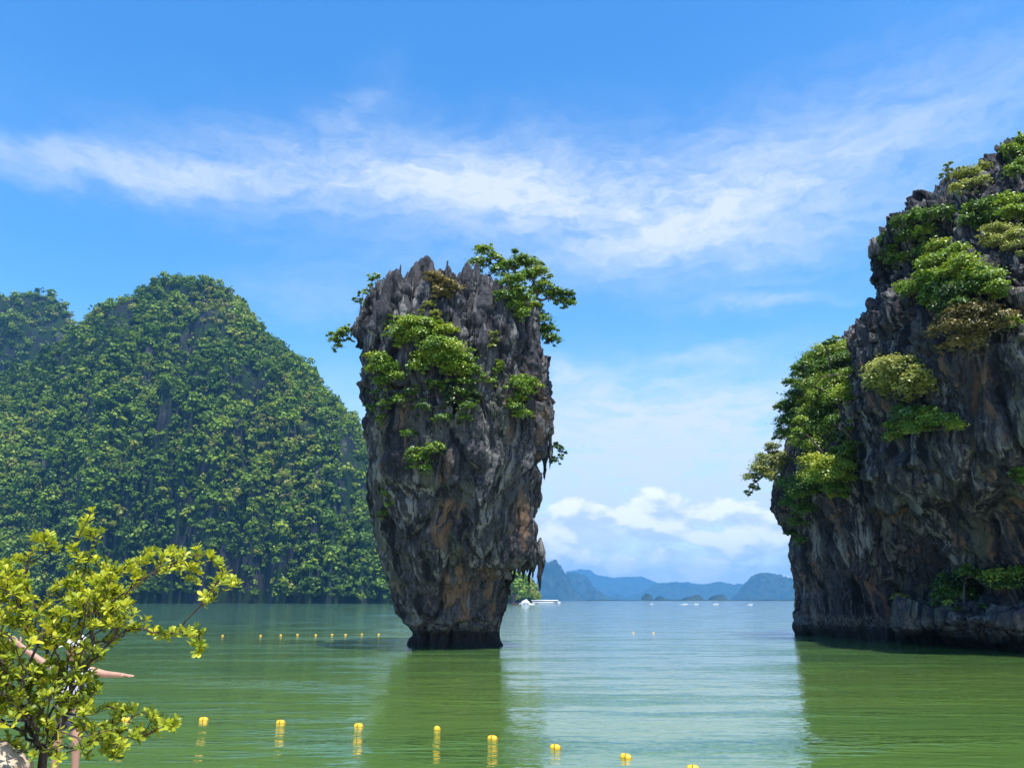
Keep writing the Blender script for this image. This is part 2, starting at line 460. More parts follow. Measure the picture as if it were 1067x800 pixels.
# ------------------------------------------------------------------ hills on the left, wooded
m, k, out = mat('hill_rock')
oc = k.n('ShaderNodeTexCoord').outputs['Object']
n1 = k.noise(k.map(oc, (0.06, 0.06, 0.012)), 1.0, 7, 0.65); n2 = k.noise(oc, 0.05, 6, 0.6)
c = k.mix(k.rng(n1, 0.52, 0.72), (0.018, 0.021, 0.027), (0.100, 0.100, 0.102))
c = k.mix(k.rng(n2, 0.44, 0.56), c, (0.016, 0.034, 0.010))
principled(k, out, c, 0.9, k.bump(k.noise(oc, 0.25, 6, 0.7), 0.9, 2.0), 0.1)
HILLROCK = m


def crown_proto(seed, n):
    """leaf-clump cloud of one forest crown of unit radius, base of the crown near z = 0"""
    rng = np.random.default_rng(seed)
    cs, ns, ts = [], [], []
    k = rng.integers(5, 9)
    for i in range(k):
        a = rng.uniform(0, 6.28); q = rng.uniform(0.15, 0.62)
        c = np.array([math.cos(a) * q, math.sin(a) * q, rng.uniform(0.15, 0.75) - 0.25 * q])
        oc_, nn, tn, _ = lobe_leaves(c, rng.uniform(0.32, 0.52), n // k, rng, spray=5, flat=1.0, tight=0.12, up=0.55, inner=0.75, face=1.0)
        cs.append(oc_); ns.append(nn); ts.append(tn)
    cs = np.concatenate(cs); ns = np.concatenate(ns); ts = np.concatenate(ts)
    v, f = leaf_quads(cs, ns, 0.28, 0.23, rng)
    tv, tf = tubes([(np.array([0, 0, -1.0]), np.array([0.02, 0, 0.3]), 0.06, 0.03)], 4)
    return v, f, np.repeat(ts, 4), tv, tf


PROTO = [crown_proto(100 + i, 150) for i in range(7)]
PROTO_HI = [crown_proto(200 + i, 240) for i in range(7)]
TRUNK_M = plain('forest_trunk', (0.09, 0.08, 0.07), 0.9, 0.1)


def hill(name, label, sil, px0, px1, db, dr, dback, amp, seed, nu=420, nv=300, spur=28.0):
    pxs = np.linspace(px0, px1, nu)
    s_py = np.interp(pxs, [a for a, b in sil], [b for a, b in sil])
    rz = np.array([ray(a, b)[1] for a, b in zip(pxs, s_py)]); rx = np.array([ray(a, b)[0] for a, b in zip(pxs, s_py)])
    T = np.concatenate([np.linspace(0, 1.0, int(nv * 0.78)), np.linspace(1.0, 2.0, nv - int(nv * 0.78) + 1)[1:]])
    q = np.stack([pxs * 0.05, np.zeros(nu), np.full(nu, seed)], 1)
    base = db + spur * fbm(q, (0.55, 1, 1), (0, 0, seed), 4, 0.55) * 1.3
    D = np.where(T[:, None] <= 1, base[None] + T[:, None] * (dr - base[None]), dr + (T[:, None] - 1) * (dback - dr))
    top = np.maximum(EYE + dr * rz - 5.0, 1.0)
    prof = np.where(T <= 1, np.sin(np.pi / 2 * np.clip(T, 0, 1)) ** 0.72, 1 - np.clip(T - 1, 0, 1) ** 2)
    X = rx[None] * D
    Z = top[None] * prof[:, None]
    p = np.stack([X, D, Z], -1).reshape(-1, 3).astype(np.float32)
    nz = (fbm(p, (0.012, 0.012, 0.010), (seed, 0, 0), 5, 0.55)).reshape(X.shape)
    rg = ridged(p, (0.016, 0.006, 0.006), (seed, 4, 0), 3).reshape(X.shape)
    w = np.clip(T / 0.12, 0, 1)[:, None] * np.clip((2 - T) / 0.4, 0, 1)[:, None] * np.clip(top[None] / 60.0, 0.05, 1)
    hold = 1 - 0.75 * np.exp(-((T - 0.97) / 0.13) ** 2)[:, None]          # keeps the crest line
    Z = Z + w * hold * (amp * nz + amp * 0.55 * (rg - 0.8))
    # cliff bands: terraces where a noise says so
    p2 = np.stack([X, D, Z], -1).reshape(-1, 3)
    tm = np.clip(fbm(p2, (0.010, 0.010, 0.006), (seed + 3, 1, 8), 3).reshape(X.shape) * 3.2 + 0.30, 0, 1)
    stp = 62.0; zz = Z + 75 * fbm(p2, (0.011, 0.011, 0.004), (2, seed, 0), 3).reshape(X.shape)
    fr_ = zz / stp - np.floor(zz / stp)
    Z = Z + (sstep(0.25, 0.75, fr_) - fr_) * stp * 0.95 * tm * hold * np.clip(T / 0.1, 0, 1)[:, None] * np.clip(top[None] / 80.0, 0, 1)
    act = np.max((Z - EYE) / D, 0); fac = np.where(top > 8, np.clip((rz - 5.0 / dr) / np.maximum(act, 1e-3), 0.6, 1.6), 1.0)
    fac = np.convolve(np.pad(fac, 3, 'edge'), np.ones(7) / 7, 'valid')
    Z = Z * fac[None]
    Z = np.maximum(Z, -1.2); Z[0] = -1.5; Z[-1] = -1.5
    Z[:, 0] = np.minimum(Z[:, 0], 0.0) if top[0] < 30 else Z[:, 0]
    g = np.stack([X, D, Z], -1)
    o = link(name, mesh_np(name, g.reshape(-1, 3), grid_faces(nu, len(T)), HILLROCK)); tag(o, label, 'hill', kind='structure')
    return dict(g=g, T=T, pxs=pxs, n=grid_normals(g, False))


main_sil = [(-420, 470), (-250, 440), (-80, 428), (0, 398), (30, 380), (60, 358), (78, 343), (85, 337), (97, 323), (110, 318), (125, 314), (145, 303), (162, 293), (180, 290), (194, 289), (222, 291),
            (236, 302), (250, 314), (268, 333), (287, 353), (305, 368), (324, 381), (347, 413), (370, 436), (377, 450), (395, 490), (420, 535), (470, 570), (530, 594), (547, 600), (553, 608), (558, 621), (560, 628)]
back_sil = [(-420, 420), (-200, 360), (-60, 312), (-20, 306), (0, 305.5), (28, 305), (55, 306), (69, 316), (76, 332), (80, 344), (92, 372), (120, 430), (160, 500), (190, 620)]
H1 = hill('hill', 'large steep wooded limestone hill across the water on the left', main_sil, -420, 561, 660, 820, 1150, 40.0, 3.0, 520, 330, spur=62.0)
H2 = hill('hill', 'farther wooded hill with a flat top at the left edge', back_sil, -420, 191, 900, 1000, 1250, 22.0, 9.0, 300, 220)

# trees: the 300 that show largest become objects, the rest one forest
cand = []
for hi, Hh, n, lo, hi_px, rmin, rmax in ((0, H1, 12500, -60, 559, 3.3, 7.2), (0, H1, 700, -420, -60, 6.0, 10.0), (1, H2, 1500, -70, 150, 4.2, 8.0), (1, H2, 200, -420, -70, 7, 11)):
    g, T, pxs, nn = Hh['g'], Hh['T'], Hh['pxs'], Hh['n']
    k = 0
    u = RNG.uniform(lo, hi_px, n * 4); 
    ui = np.clip(np.searchsorted(pxs, u), 1, len(pxs) - 1)
    nt = int(np.searchsorted(T, 1.12))
    arc = np.concatenate([np.zeros((1, len(pxs))), np.cumsum(np.hypot(np.diff(g[:nt, :, 1], axis=0) * 0.45, np.diff(g[:nt, :, 2], axis=0)), 0)], 0)
    want = RNG.random(len(u)) * arc[-1, ui]
    ti = np.array([min(nt - 1, int(np.searchsorted(arc[:, b_], w_))) for b_, w_ in zip(ui, want)]); tt = T[ti]
    pos = g[ti, ui].copy(); nor = nn[ti, ui]
    pos[:, 1] += RNG.normal(0, 1.6, len(u)); pos[:, 0] += RNG.normal(0, 1.0, len(u)); pos[:, 2] += RNG.normal(0, 1.2, len(u))
    rockmask = fbm(pos.astype(np.float32), (0.011, 0.011, 0.010), (5, 2, 1), 4, 0.6) - 0.30 * np.clip(1 - pos[:, 2] / 40.0, 0, 1)
    ok = (pos[:, 2] > 1.0) & ((rockmask < 0.25) | (RNG.random(len(u)) < 0.24)) & ((np.abs(nor[:, 2]) > 0.30) | (RNG.random(len(u)) < 0.60))
    ok &= RNG.random(len(u)) < np.clip(arc[-1, ui] / arc[-1].max(), 0.5 if hi else 0.03, 1)
    # bare cliff faces seen in the photograph
    for (cx, t0, t1, rw, hh) in (((128, .62, .76, 13, 0), (266, .34, .46, 12, 0), (188, .18, .27, 7, 0), (272, .0, .035, 34, 0), (362, .25, .38, 7, 0)) if hi == 0 else ()):
        ok &= ~((np.abs(u - cx) < rw) & (tt > t0 * 0.8) & (tt < t1)) | (RNG.random(len(u)) < 0.12)
    idx = np.nonzero(ok)[0][:n]
    for i in idx:
        cand.append((hi, u[i], tt[i], pos[i], (rmin + (rmax - rmin) * RNG.random() ** 1.6) * (0.8 if RNG.random() < 0.8 else 1.35)))
def shows(c):
    return c[0] == 0 and 8 < c[1] < 372 and c[2] < 0.97 and not (c[1] < 240 and c[3][2] < 45)
rank = sorted(range(len(cand)), key=lambda i: -(cand[i][4] / cand[i][3][1]) * (1 if shows(cand[i]) else 0.001))
solo = set(rank[:300])
fv, ff, ft, nv_ = [], [], [], 0
proto_me = []
for (v, f, tn, tv, tf) in PROTO_HI:
    me = mesh_np('hill_tree', np.concatenate([v, tv]), np.concatenate([f, tf + len(v)]), FOREST_TREE, False, np.concatenate([tn * 0.8 + 0.54, np.full(len(tv), 0.1)]))
    proto_me.append(me)


def zone(u, tq, z):
    b = 'just above the waterline' if z < 40 else 'low on the slope' if z < 110 else 'halfway up the slope' if z < 190 else 'high on the slope' if tq < 0.8 else 'near the summit ridge'
    s = 'left shoulder' if u < 110 else 'middle face' if u < 250 else 'right flank'
    return 'green forest tree %s, %s of large hill' % (b, s), 'forest trees %s, %s of the hill' % (b, s)


for i, (hi, u, tq, p, r) in enumerate(cand):
    a = RNG.uniform(0, 6.28); sq = RNG.uniform(0.95, 1.35)
    if i in solo:
        o = link('hill_tree', proto_me[i % 7], None, (p[0], p[1], p[2] + r * 0.25)); o.rotation_euler = (0, 0, a); o.scale = (r, r, r * sq)
        lb, gp = zone(u, tq, p[2]); tag(o, lb, 'tree', gp); continue
    v, f, tn, tv, tf = PROTO[i % 7]
    ca, sa = math.cos(a), math.sin(a)
    w = np.stack([(v[:, 0] * ca - v[:, 1] * sa) * r + p[0], (v[:, 0] * sa + v[:, 1] * ca) * r + p[1], v[:, 2] * r * sq + p[2] + r * 0.15], 1)
    fv.append(w); ff.append(f + nv_); nv_ += len(v)
    patch = float(pn(np.array([[p[0], p[1], p[2]]]), (0.008, 0.008, 0.010))[0])
    ft.append(np.clip(tn * 0.6 + 0.51 + RNG.normal(0, 0.18) + patch * 0.95, 0, 1))
forest = link('forest', mesh_np('forest', np.concatenate(fv), np.concatenate(ff), FOREST, False, np.concatenate(ft)))
tag(forest, 'dense green forest covering the limestone hills on the left', 'forest', kind='stuff')

# ------------------------------------------------------------------ far islands in the haze
m, k, out = mat('far_island')
oc = k.n('ShaderNodeTexCoord').outputs['Object']
n1 = k.noise(oc, 0.02, 7, 0.65)
principled(k, out, k.mix(k.rng(n1, 0.40, 0.60), (0.012, 0.024, 0.014), (0.045, 0.060, 0.034)), 0.95, k.bump(k.noise(oc, 0.05, 6, 0.7), 0.8, 8.0), 0.05)
FAR = m


def far_island(name, label, sil, d, rough, seed, depth=None, kind=None, cat='island', nu=140, nv=60):
    x0, x1 = sil[0][0], sil[-1][0]
    pxs = np.linspace(x0, x1, nu); py = np.interp(pxs, [a for a, b in sil], [b for a, b in sil])
    depth = depth or max((x1 - x0) * d / FPX * 0.6, 60)
    top = np.array([EYE + d * ray(a, b)[1] for a, b in zip(pxs, py)]); top = np.maximum(top, 0.0)
    top = top + rough * d / FPX * fbm(np.stack([pxs, pxs * 0, pxs * 0], 1), (0.35, 1, 1), (seed, 0, 0), 4, 0.6) * np.clip(top / (3 * d / FPX), 0, 1)
    tt = np.linspace(-1, 1, nv)
    D = d + tt * depth / 2
    rx = np.array([ray(a, 625.0)[0] for a in pxs])
    X = rx[None] * np.full((nv, 1), d); Y = np.repeat(D[:, None], nu, 1)
    prof = np.clip(1 - np.abs(tt) ** 2.6, 0, 1)
    Z = top[None] * prof[:, None]
    p = np.stack([X, Y, Z], -1).reshape(-1, 3)
    s = 6.0 / max(depth, 1)
    Z = Z + (fbm(p, (s, s, s), (seed, 1, 1), 5, 0.6).reshape(Z.shape)) * top[None] * 0.30 * prof[:, None] * np.clip(np.abs(tt) * 2.2, 0.1, 1)[:, None] - 0.8
    Z[:, 0] = -1.0; Z[:, -1] = -1.0; Z[0] = -1.0; Z[-1] = -1.0
    cx, cy = float(X.mean()), d
    v = np.stack([X - cx, Y - cy, Z], -1).reshape(-1, 3)
    o = link(name, mesh_np(name, v, grid_faces(nu, nv), FAR), None, (cx, cy, 0))
    tag(o, label, cat, kind=kind); return o


far_island('island', 'tall steep blue island just right of the rock pillar', [(556, 627), (558, 612), (561, 600), (566, 587), (570, 585.5), (574, 586), (577, 583.5), (581, 585), (585, 591), (591, 600), (598, 612), (604, 621), (609, 627)], 6300, 1.2, 1)
far_island('island', 'blue island with stepped right shoulder behind the tall steep island', [(570, 620), (586, 599), (592, 596.5), (599, 596), (606, 598), (613, 601.5), (618, 611), (624, 615), (632, 620), (640, 627)], 7800, 1.3, 2)
far_island('islet', 'small round blue islet at the foot of the stepped island', [(603, 627), (606, 619), (612, 615), (619, 615), (626, 618), (631, 622), (636, 627)], 7000, 0.8, 3)
far_island('hill', 'long pale blue hill range farthest back on the horizon', [(540, 615), (575, 604), (598, 594), (604, 592.8), (612, 593.5), (622, 599), (640, 602.3), (652, 602), (664, 601), (674, 603), (685, 608), (700, 607), (715, 607), (732, 609), (760, 613), (800, 620), (830, 624)], 12300, 1.2, 4, 1300, 'structure', 'hill')
far_island('hill', 'mid blue hill range behind the small dark islets', [(650, 624), (662, 619), (670, 618), (676, 613), (684, 609), (695, 607), (706, 606.3), (716, 608), (730, 609.5), (740, 608), (751, 606), (757, 607), (761, 609.5), (770, 609), (782, 608.5), (795, 612), (830, 622)], 9600, 1.3, 5, 1000, 'structure', 'hill')
far_island('island', 'broad round blue island beside the right cliff', [(764, 627), (770, 619), (775, 613), (780, 606), (784, 602.5), (790, 598), (795, 596.8), (802, 597), (808, 597.8), (815, 600.5), (820, 601.5), (826, 604), (835, 608), (850, 616), (866, 627)], 6800, 1.0, 6)
far_island('islet', 'low faint blue islet between the two ranges', [(632, 627), (636, 621), (642, 619), (648, 620), (654, 624), (657, 627)], 9000, 0.8, 12)
far_island('islet', 'small dark pointed islet, leftmost of the dark islets', [(668, 627), (670, 621), (673, 618.2), (676, 618), (679, 621), (681, 627)], 3900, 0.6, 7)
far_island('islet', 'low flat dark islet next to the pointed one', [(681, 627), (684, 622), (687, 620.6), (690, 621.5), (696, 624.4), (701, 627)], 4200, 0.5, 8)
far_island('islet', 'long dark islet with a round hump at its right end', [(707, 627), (712, 623.4), (718, 621), (722, 621.5), (725, 619.6), (728, 619), (731, 621.5), (733, 627)], 3700, 0.5, 9)
far_island('islet', 'dark humped islet, rightmost of the dark islets', [(737, 627), (740, 622), (745, 619.8), (749, 619.6), (753, 618.8), (756, 621), (758, 627)], 3800, 0.5, 10)
far_island('shore', 'low dark blue wooded shore line along the far water', [(590, 625.6), (620, 624.4), (660, 624.6), (700, 624.2), (750, 624.5), (800, 624.2), (860, 624.4), (1000, 624.2), (1200, 625.6)], 3200, 0.25, 11, 120, 'structure', 'shore', 300, 12)

# ------------------------------------------------------------------ the rock stack and the cliff
ZB = np.full((2000, 2700), 1e9, np.float32)      # distance of the rock seen at half pixels of the photograph, for planting on it


def to_px(p):
    c, s = math.cos(PITCH), math.sin(PITCH)
    z = p[:, 2] - EYE; f = p[:, 1] * c + z * s; v = (z * c - p[:, 1] * s) / f
    return p[:, 0] / f * FPX + 533.5, 400 - v * FPX


def splat(p):
    x, y = to_px(p); i = np.round(y * 1.0).astype(int) + 300; j = np.round(x * 1.0).astype(int) + 300
    ok = (i >= 0) & (i < 2000) & (j >= 0) & (j < 2700) & (p[:, 1] > 5)
    np.minimum.at(ZB, (i[ok], j[ok]), p[ok, 1].astype(np.float32))


def rock_d(px, py, rad=3):
    i, j = int(round(py)) + 300, int(round(px)) + 300
    w = ZB[i - rad:i + rad + 1, j - rad:j + rad + 1]; w = w[w < 1e8]
    return float(np.median(w)) if len(w) else None


def rock_body(D0, tabs, zc_pts, front, back, nth, nz, ex=2.6, th0=0.0, th1=2 * math.pi, dense=None):
    """rings of superellipses: tabs = (left table, right table) of (py, px) at distance D0; front/back = (z, y) tables"""
    lz = np.array([P(500, py, D0)[2] for py, px in tabs[0]]); lx = np.array([P(px, py, D0)[0] for py, px in tabs[0]])
    rz = np.array([P(500, py, D0)[2] for py, px in tabs[1]]); rx = np.array([P(px, py, D0)[0] for py, px in tabs[1]])
    o = np.argsort(lz); lz, lx = lz[o], lx[o]; o = np.argsort(rz); rz, rx = rz[o], rx[o]
    z = zc_pts
    L = np.interp(z, lz, lx); Rr = np.interp(z, rz, rx); F = np.interp(z, [a for a, b in front], [b for a, b in front]); B = np.interp(z, [a for a, b in back], [b for a, b in back])
    if dense is None: th = np.linspace(th0, th1, nth, endpoint=abs(th1 - th0) < 6.28)
    else: th = dense
    c, s = np.cos(th), np.sin(th)
    c = np.sign(c) * np.abs(c) ** (2 / ex); s = np.sign(s) * np.abs(s) ** (2 / ex)
    if z.ndim == 1: L, Rr, F, B = (q[:, None] for q in (L, Rr, F, B)); z = np.repeat(z[:, None], len(th), 1)
    return np.stack([(L + Rr) / 2 + (Rr - L) / 2 * c[None], (F + B) / 2 + (B - F) / 2 * s[None], z], -1)


def th_samples(n_front, n_back):
    # dense on the side that faces the camera (negative sine), even in x
    a = np.linspace(-math.pi - 0.35, 0.35, n_front, endpoint=False); b = np.linspace(0.35, math.pi - 0.35, n_back, endpoint=False)
    return np.concatenate([a, b])


def worley_spikes(p, s, seed, sharp=1.0):
    """cones over jittered cells: tall thin pinnacles"""
    q = p[:, :2] * s; i = np.floor(q).astype(int); best = np.zeros(len(p))
    for a in (-1, 0, 1):
        for b in (-1, 0, 1):
            ci = i + (a, b); h = PERM[(PERM[ci[:, 0] & 255] + ci[:, 1] + seed) & 255]
            gx_, gy_ = GR[h][:, 0] * 0.45 + 0.5, GR[h][:, 1] * 0.45 + 0.5
            d = np.hypot(ci[:, 0] + gx_ - q[:, 0], ci[:, 1] + gy_ - q[:, 1])
            best = np.maximum(best, (0.45 + 0.55 * (h / 255.0)) * np.clip(1 - d * sharp, 0, 1))
    return best


# ---- the stack
D0 = 46.0
left = [(262, 384), (290, 379), (300, 377), (308, 375), (320, 372), (340, 369), (355, 366.5), (365, 369), (375, 372), (400, 376), (430, 379.5), (460, 380.5), (500, 381), (520, 382), (540, 385), (560, 389), (580, 395), (600, 401), (620, 407), (640, 413), (650, 418), (658, 426), (664, 427), (672, 425.5), (700, 425)]
right = [(262, 545), (290, 553), (305, 559), (326, 564), (345, 567), (371, 570), (398, 575.5), (434, 578), (455, 577.5), (468, 572), (495, 565), (525, 561.5), (540, 559), (555, 561), (575, 560), (586, 553), (592, 541), (600, 536), (618, 532), (640, 526), (652, 523), (660, 521.5), (672, 522), (700, 523)]
zt = P(500, 285, D0)[2]
NZ = 860
zlev = np.concatenate([np.linspace(-1.5, zt, NZ)])
topz = zt
front = [(-2, 46.2), (0, 46.2), (0.6, 46.2), (3, 44.6), (6, 42.6), (10, 40.9), (14, 40.5), (17, 40.9), (20, 41.6), (24, 42.6)]
back = [(-2, 50.5), (0, 50.5), (4, 49.5), (10, 51.5), (16, 51.5), (24, 50.0)]
THF = th_samples(760, 200)
def edges_px(p, lo, hi, step, axis, how):
    """outline of a rock as seen: extreme column for each row band (axis 0) or extreme row for each column band (axis 1)"""
    x, y = to_px(p); a, b = (y, x) if axis == 0 else (x, y)
    n = int((hi - lo) / step); ib = np.floor((a - lo) / step).astype(int); ok = (ib >= 0) & (ib < n)
    o = np.full(n, 1e9 if how < 0 else -1e9)
    (np.minimum if how < 0 else np.maximum).at(o, ib[ok], b[ok])
    c = lo + (np.arange(n) + .5) * step; good = np.abs(o) < 1e8
    return c[good], o[good]


ORGX = P(474, 600, 46.0)[0]


def build_stack(left, right, crest, st):
    TH = THF[::st]; zlev = np.linspace(-1.5, topz, NZ // st)
    g = rock_body(D0, (left, right), zlev, front, back, 0, 0, 2.5, dense=TH)
    cxs = [P(a, b, D0)[0] for a, b in crest]; czs = [P(a, b, D0)[2] for a, b in crest]
    # top rim follows the ragged crest of the photograph
    cxs = [P(a, b, D0)[0] for a, b in crest]; czs = [P(a, b, D0)[2] for a, b in crest]
    zr = np.interp(g[..., 0], cxs, czs)
    low = 11.0
    tz = np.clip((g[..., 2] - low) / (topz - low), 0, 1) ** 1.5
    g[..., 2] = g[..., 2] + tz * (zr - topz - 0.35)
    h = rock_body(D0, (left, right), g[..., 2], front, back, 0, 0, 2.5, dense=TH); g[..., :2] = h[..., :2]
    # cap rings
    ncap = 90 // st
    rim = g[-1]; cen = rim.mean(0)
    cap = []
    for i in range(1, ncap):
        f = 1 - (i / (ncap - 1))
        ring = rim.copy(); ring[:, :2] = cen[:2] + (rim[:, :2] - cen[:2]) * f
        ring[:, 2] = np.interp(ring[:, 0], cxs, czs) - 0.35 - 1.1 * min(1, i / 14.0)
        cap.append(ring)
    g = np.concatenate([g, np.stack(cap)], 0)
    nrm = grid_normals(g, True)
    pf = g.reshape(-1, 3).astype(np.float32); zf = pf[:, 2]
    upw = sstep(9.5, 15.0, zf + 2.5 * pn(pf, (.3, .3, .2)))
    wp = pf + 0.5 * np.stack([pn(pf, (.5, .5, .25)), pn(pf, (.5, .5, .25), (9, 3, 1)), np.zeros(len(pf), np.float32)], 1)
    big_ = fbm(pf, (0.22, 0.22, 0.10), (1, 2, 3), 3)
    fl1 = ridged(wp, (0.62, 0.62, 0.07), (3, 0, 0), 3)
    fl2 = ridged(wp, (1.7, 1.7, 0.22), (7, 1, 0), 3)
    crk = np.clip(1 - np.abs(pn(wp, (0.42, 0.42, 0.11), (20, 1, 2))) * 14, 0, 1)
    crk2 = np.clip(1 - np.abs(pn(wp, (0.9, 0.9, 0.35), (2, 31, 2))) * 12, 0, 1)
    fine = fbm(pf, (3.2, 3.2, 1.5), (2, 2, 2), 4, 0.58)
    cell = np.abs(pn(pf, (2.2, 2.2, 1.0), (4, 4, 1))) + 0.5 * np.abs(pn(pf, (4.8, 4.8, 2.1), (1, 4, 1)))
    ledge = sstep(-0.1, 0.25, pn(pf, (.16, .16, .45), (3, 3, 6)))
    crk = crk * (1 - 0.85 * sstep(topz - 6, topz - 2.5, zf)); crk2 = crk2 * (1 - 0.6 * sstep(topz - 5, topz - 1, zf))
    d = (0.75 * big_ + 0.26 * (fl1 - 0.8) + (0.13 + 0.10 * upw) * (fl2 - 0.7) - (0.34 + 0.25 * upw) * crk - (0.10 + 0.16 * upw) * crk2
         + (0.10 + 0.10 * upw) * fine + (0.16 + 0.55 * upw) * (cell - 0.3) + 0.30 * ledge * (1 - upw))
    # undercut band and its fringe of small stalactites
    ang = np.arctan2(pf[:, 1] - 46, pf[:, 0] - pf[:, 0].mean())
    zu = P(500, 592, D0)[2] + 1.6 * pn(pf, (.45, .45, 0), (1, 1, 8)) + 0.9 * pn(pf, (2.6, 2.6, 0), (1, 1, 5)) + 0.6 * pn(pf, (6, 6, 0), (1, 1, 5))
    und = sstep(0.0, 0.8, zu - zf) * sstep(3.2, 0.8, zu - zf) * sstep(-1.6, 1.2, pf[:, 0] - ORGX)
    d -= 0.40 * und
    tide = sstep(1.2, 0.55, zf) * sstep(-0.3, 0.2, zf)
    d -= 0.12 * tide
    hd = nrm.reshape(-1, 3).copy()
    d *= np.where(np.arange(len(pf)) >= (NZ // st) * len(TH), 0.35, 1.0)
    pf2 = pf + hd * d[:, None]
    return pf2, len(TH), len(g)


crest = [(366, 330), (376, 312), (384, 299), (392, 293), (400, 289), (410, 284), (424, 284), (429, 278), (435, 282), (440, 268), (446, 265), (453, 271), (460, 280), (466, 275), (472, 281), (485, 279), (505, 284), (524, 291), (545, 300), (558, 327), (566, 340)]
L2, R2, C2 = list(left), list(right), list(crest)
for it in range(3):
    q, _, _ = build_stack(L2, R2, C2, 4)
    ly, lx_ = edges_px(q, 255, 672, 7, 0, -1); ry, rx_ = edges_px(q, 255, 672, 7, 0, 1); cx_, cy_ = edges_px(q, 366, 568, 6, 1, -1)
    L2 = [(a, b + 0.85 * float(sstep(325, 380, a)) * (b0 - np.interp(a, ly, lx_))) for (a, b), (_, b0) in zip(L2, left)]
    R2 = [(a, b + 0.85 * float(sstep(325, 380, a)) * (b0 - np.interp(a, ry, rx_))) for (a, b), (_, b0) in zip(R2, right)]
    C2 = [(a, b + 0.8 * (b0 + 13 - np.interp(a, cx_, cy_))) for (a, b), (_, b0) in zip(C2, crest)]
pf2, NTH, NG = build_stack(L2, R2, C2, 1)


def spire(base, tip, r, seed, rng, n=14, mm=16, squash=0.6):
    """one sharp limestone blade"""
    f = np.linspace(0, 1, mm); th = np.linspace(0, 2 * np.pi, n, endpoint=False); a0 = rng.uniform(0, 3.14)
    rr = r * (1 - f ** 1.5) ** rng.uniform(0.6, 1.0) * (1 + 0.15 * np.sin(f * 9 + seed)) * np.minimum(1, f / 0.3 + 0.02) ** 0.7 + 0.012
    cx, cy = np.cos(th) * rr[:, None], np.sin(th) * rr[:, None] * squash
    c = base[None] + (tip - base)[None] * f[:, None]
    v = np.stack([c[:, :1] + cx * math.cos(a0) - cy * math.sin(a0), c[:, 1:2] + cx * math.sin(a0) + cy * math.cos(a0), np.repeat(c[:, 2:], n, 1)], -1).reshape(-1, 3).astype(np.float32)
    k = np.repeat((1 - f) * 0.7 + 0.3, n)
    out_ = v - np.repeat(c, n, 0); out_ /= np.maximum(np.linalg.norm(out_, axis=1, keepdims=True), 1e-4)
    v += out_ * (r * k * (0.75 * ridged(v, (1.6, 1.6, 0.5), (seed, 0, 0), 3) - 0.55))[:, None]
    return v, grid_faces(n, mm, True)


def blades(spots, seed):
    rng = np.random.default_rng(seed); V, F, b = [], [], 0
    for base, tip, r in spots:
        v, f = spire(np.array(base, float), np.array(tip, float), r, rng.uniform(0, 90), rng); V.append(v); F.append(f + b); b += len(v)
    return np.concatenate(V), np.concatenate(F)


# sharp blades: a row that draws the crest of the photograph, others half sunk into the upper wall
rb = np.random.default_rng(77); spots = []
for px, py in [(384, 299), (388, 297), (392, 293), (396, 292), (400, 289), (404, 288), (410, 284), (415, 288), (419, 286), (424, 283), (429, 277), (433, 281), (437, 281), (441, 269), (445, 265), (449, 269), (453, 272), (458, 279), (462, 281), (466, 275), (472, 281), (478, 283), (485, 279), (492, 285), (498, 284), (505, 284), (512, 288), (520, 290), (528, 292), (536, 297), (545, 300), (552, 314), (558, 326), (376, 312), (380, 305)]:
    for j in range(2):
        if rb.random() < 0.36: continue
        d_ = D0 + (rb.uniform(-2.6, -1.0) if j == 0 else rb.uniform(-0.5, 2.0)); dx = rb.normal(0, 1.0)
        tip = P(px + dx, py + (rb.uniform(0, 4) if j == 0 else rb.uniform(2, 9)), d_); h_ = rb.uniform(1.8, 3.2); r_ = rb.uniform(0.32, 0.66) if 395 < px < 530 else rb.uniform(0.2, 0.34)
        base = tip + Vector((rb.normal(0, .12) - 0.10 * (px - 470) / 90, rb.normal(-.1, .15), -h_)); spots.append((base, tip, r_))
_bx = to_px(pf2)[0]
fr_i = np.nonzero((np.arange(len(pf2)) < NZ * NTH) & (pf2[:, 2] > 14.6) & (pf2[:, 1] < 46.5) & (_bx > 386) & (_bx < 556))[0]
for i in rb.choice(fr_i, 230, replace=False):
    q = pf2[i]; w_ = (q[2] - 14.0) / 7.0
    if rb.random() > 0.35 + w_: continue
    h_ = rb.uniform(1.2, 3.4); r_ = rb.uniform(0.16, 0.62)
    t_ = q + np.array([rb.normal(0, .10), 0.10 * h_ - 0.10, h_ * 0.55])
    if t_[2] > np.interp(t_[0], [P(a, b, D0)[0] for a, b in crest], [P(a, b, D0)[2] for a, b in crest]) - 0.3: continue
    spots.append((q + np.array([rb.normal(0, .1), 0.10, -h_ * 0.5]), t_, r_))
bv, bf = blades(spots, 5)
stack_v = np.concatenate([pf2, bv]); stack_f = np.concatenate([grid_faces(NTH, NG, True), bf + len(pf2)])
ORG = Vector((ORGX, 46.0, 0))
splat(stack_v)
stack = link('rock_stack', mesh_np('rock_stack', stack_v - np.array(ORG), stack_f, ROCK_STACK), None, ORG)
tag(stack, 'tall grey limestone pillar standing in the bay, wider at its top than its base', 'rock pillar')


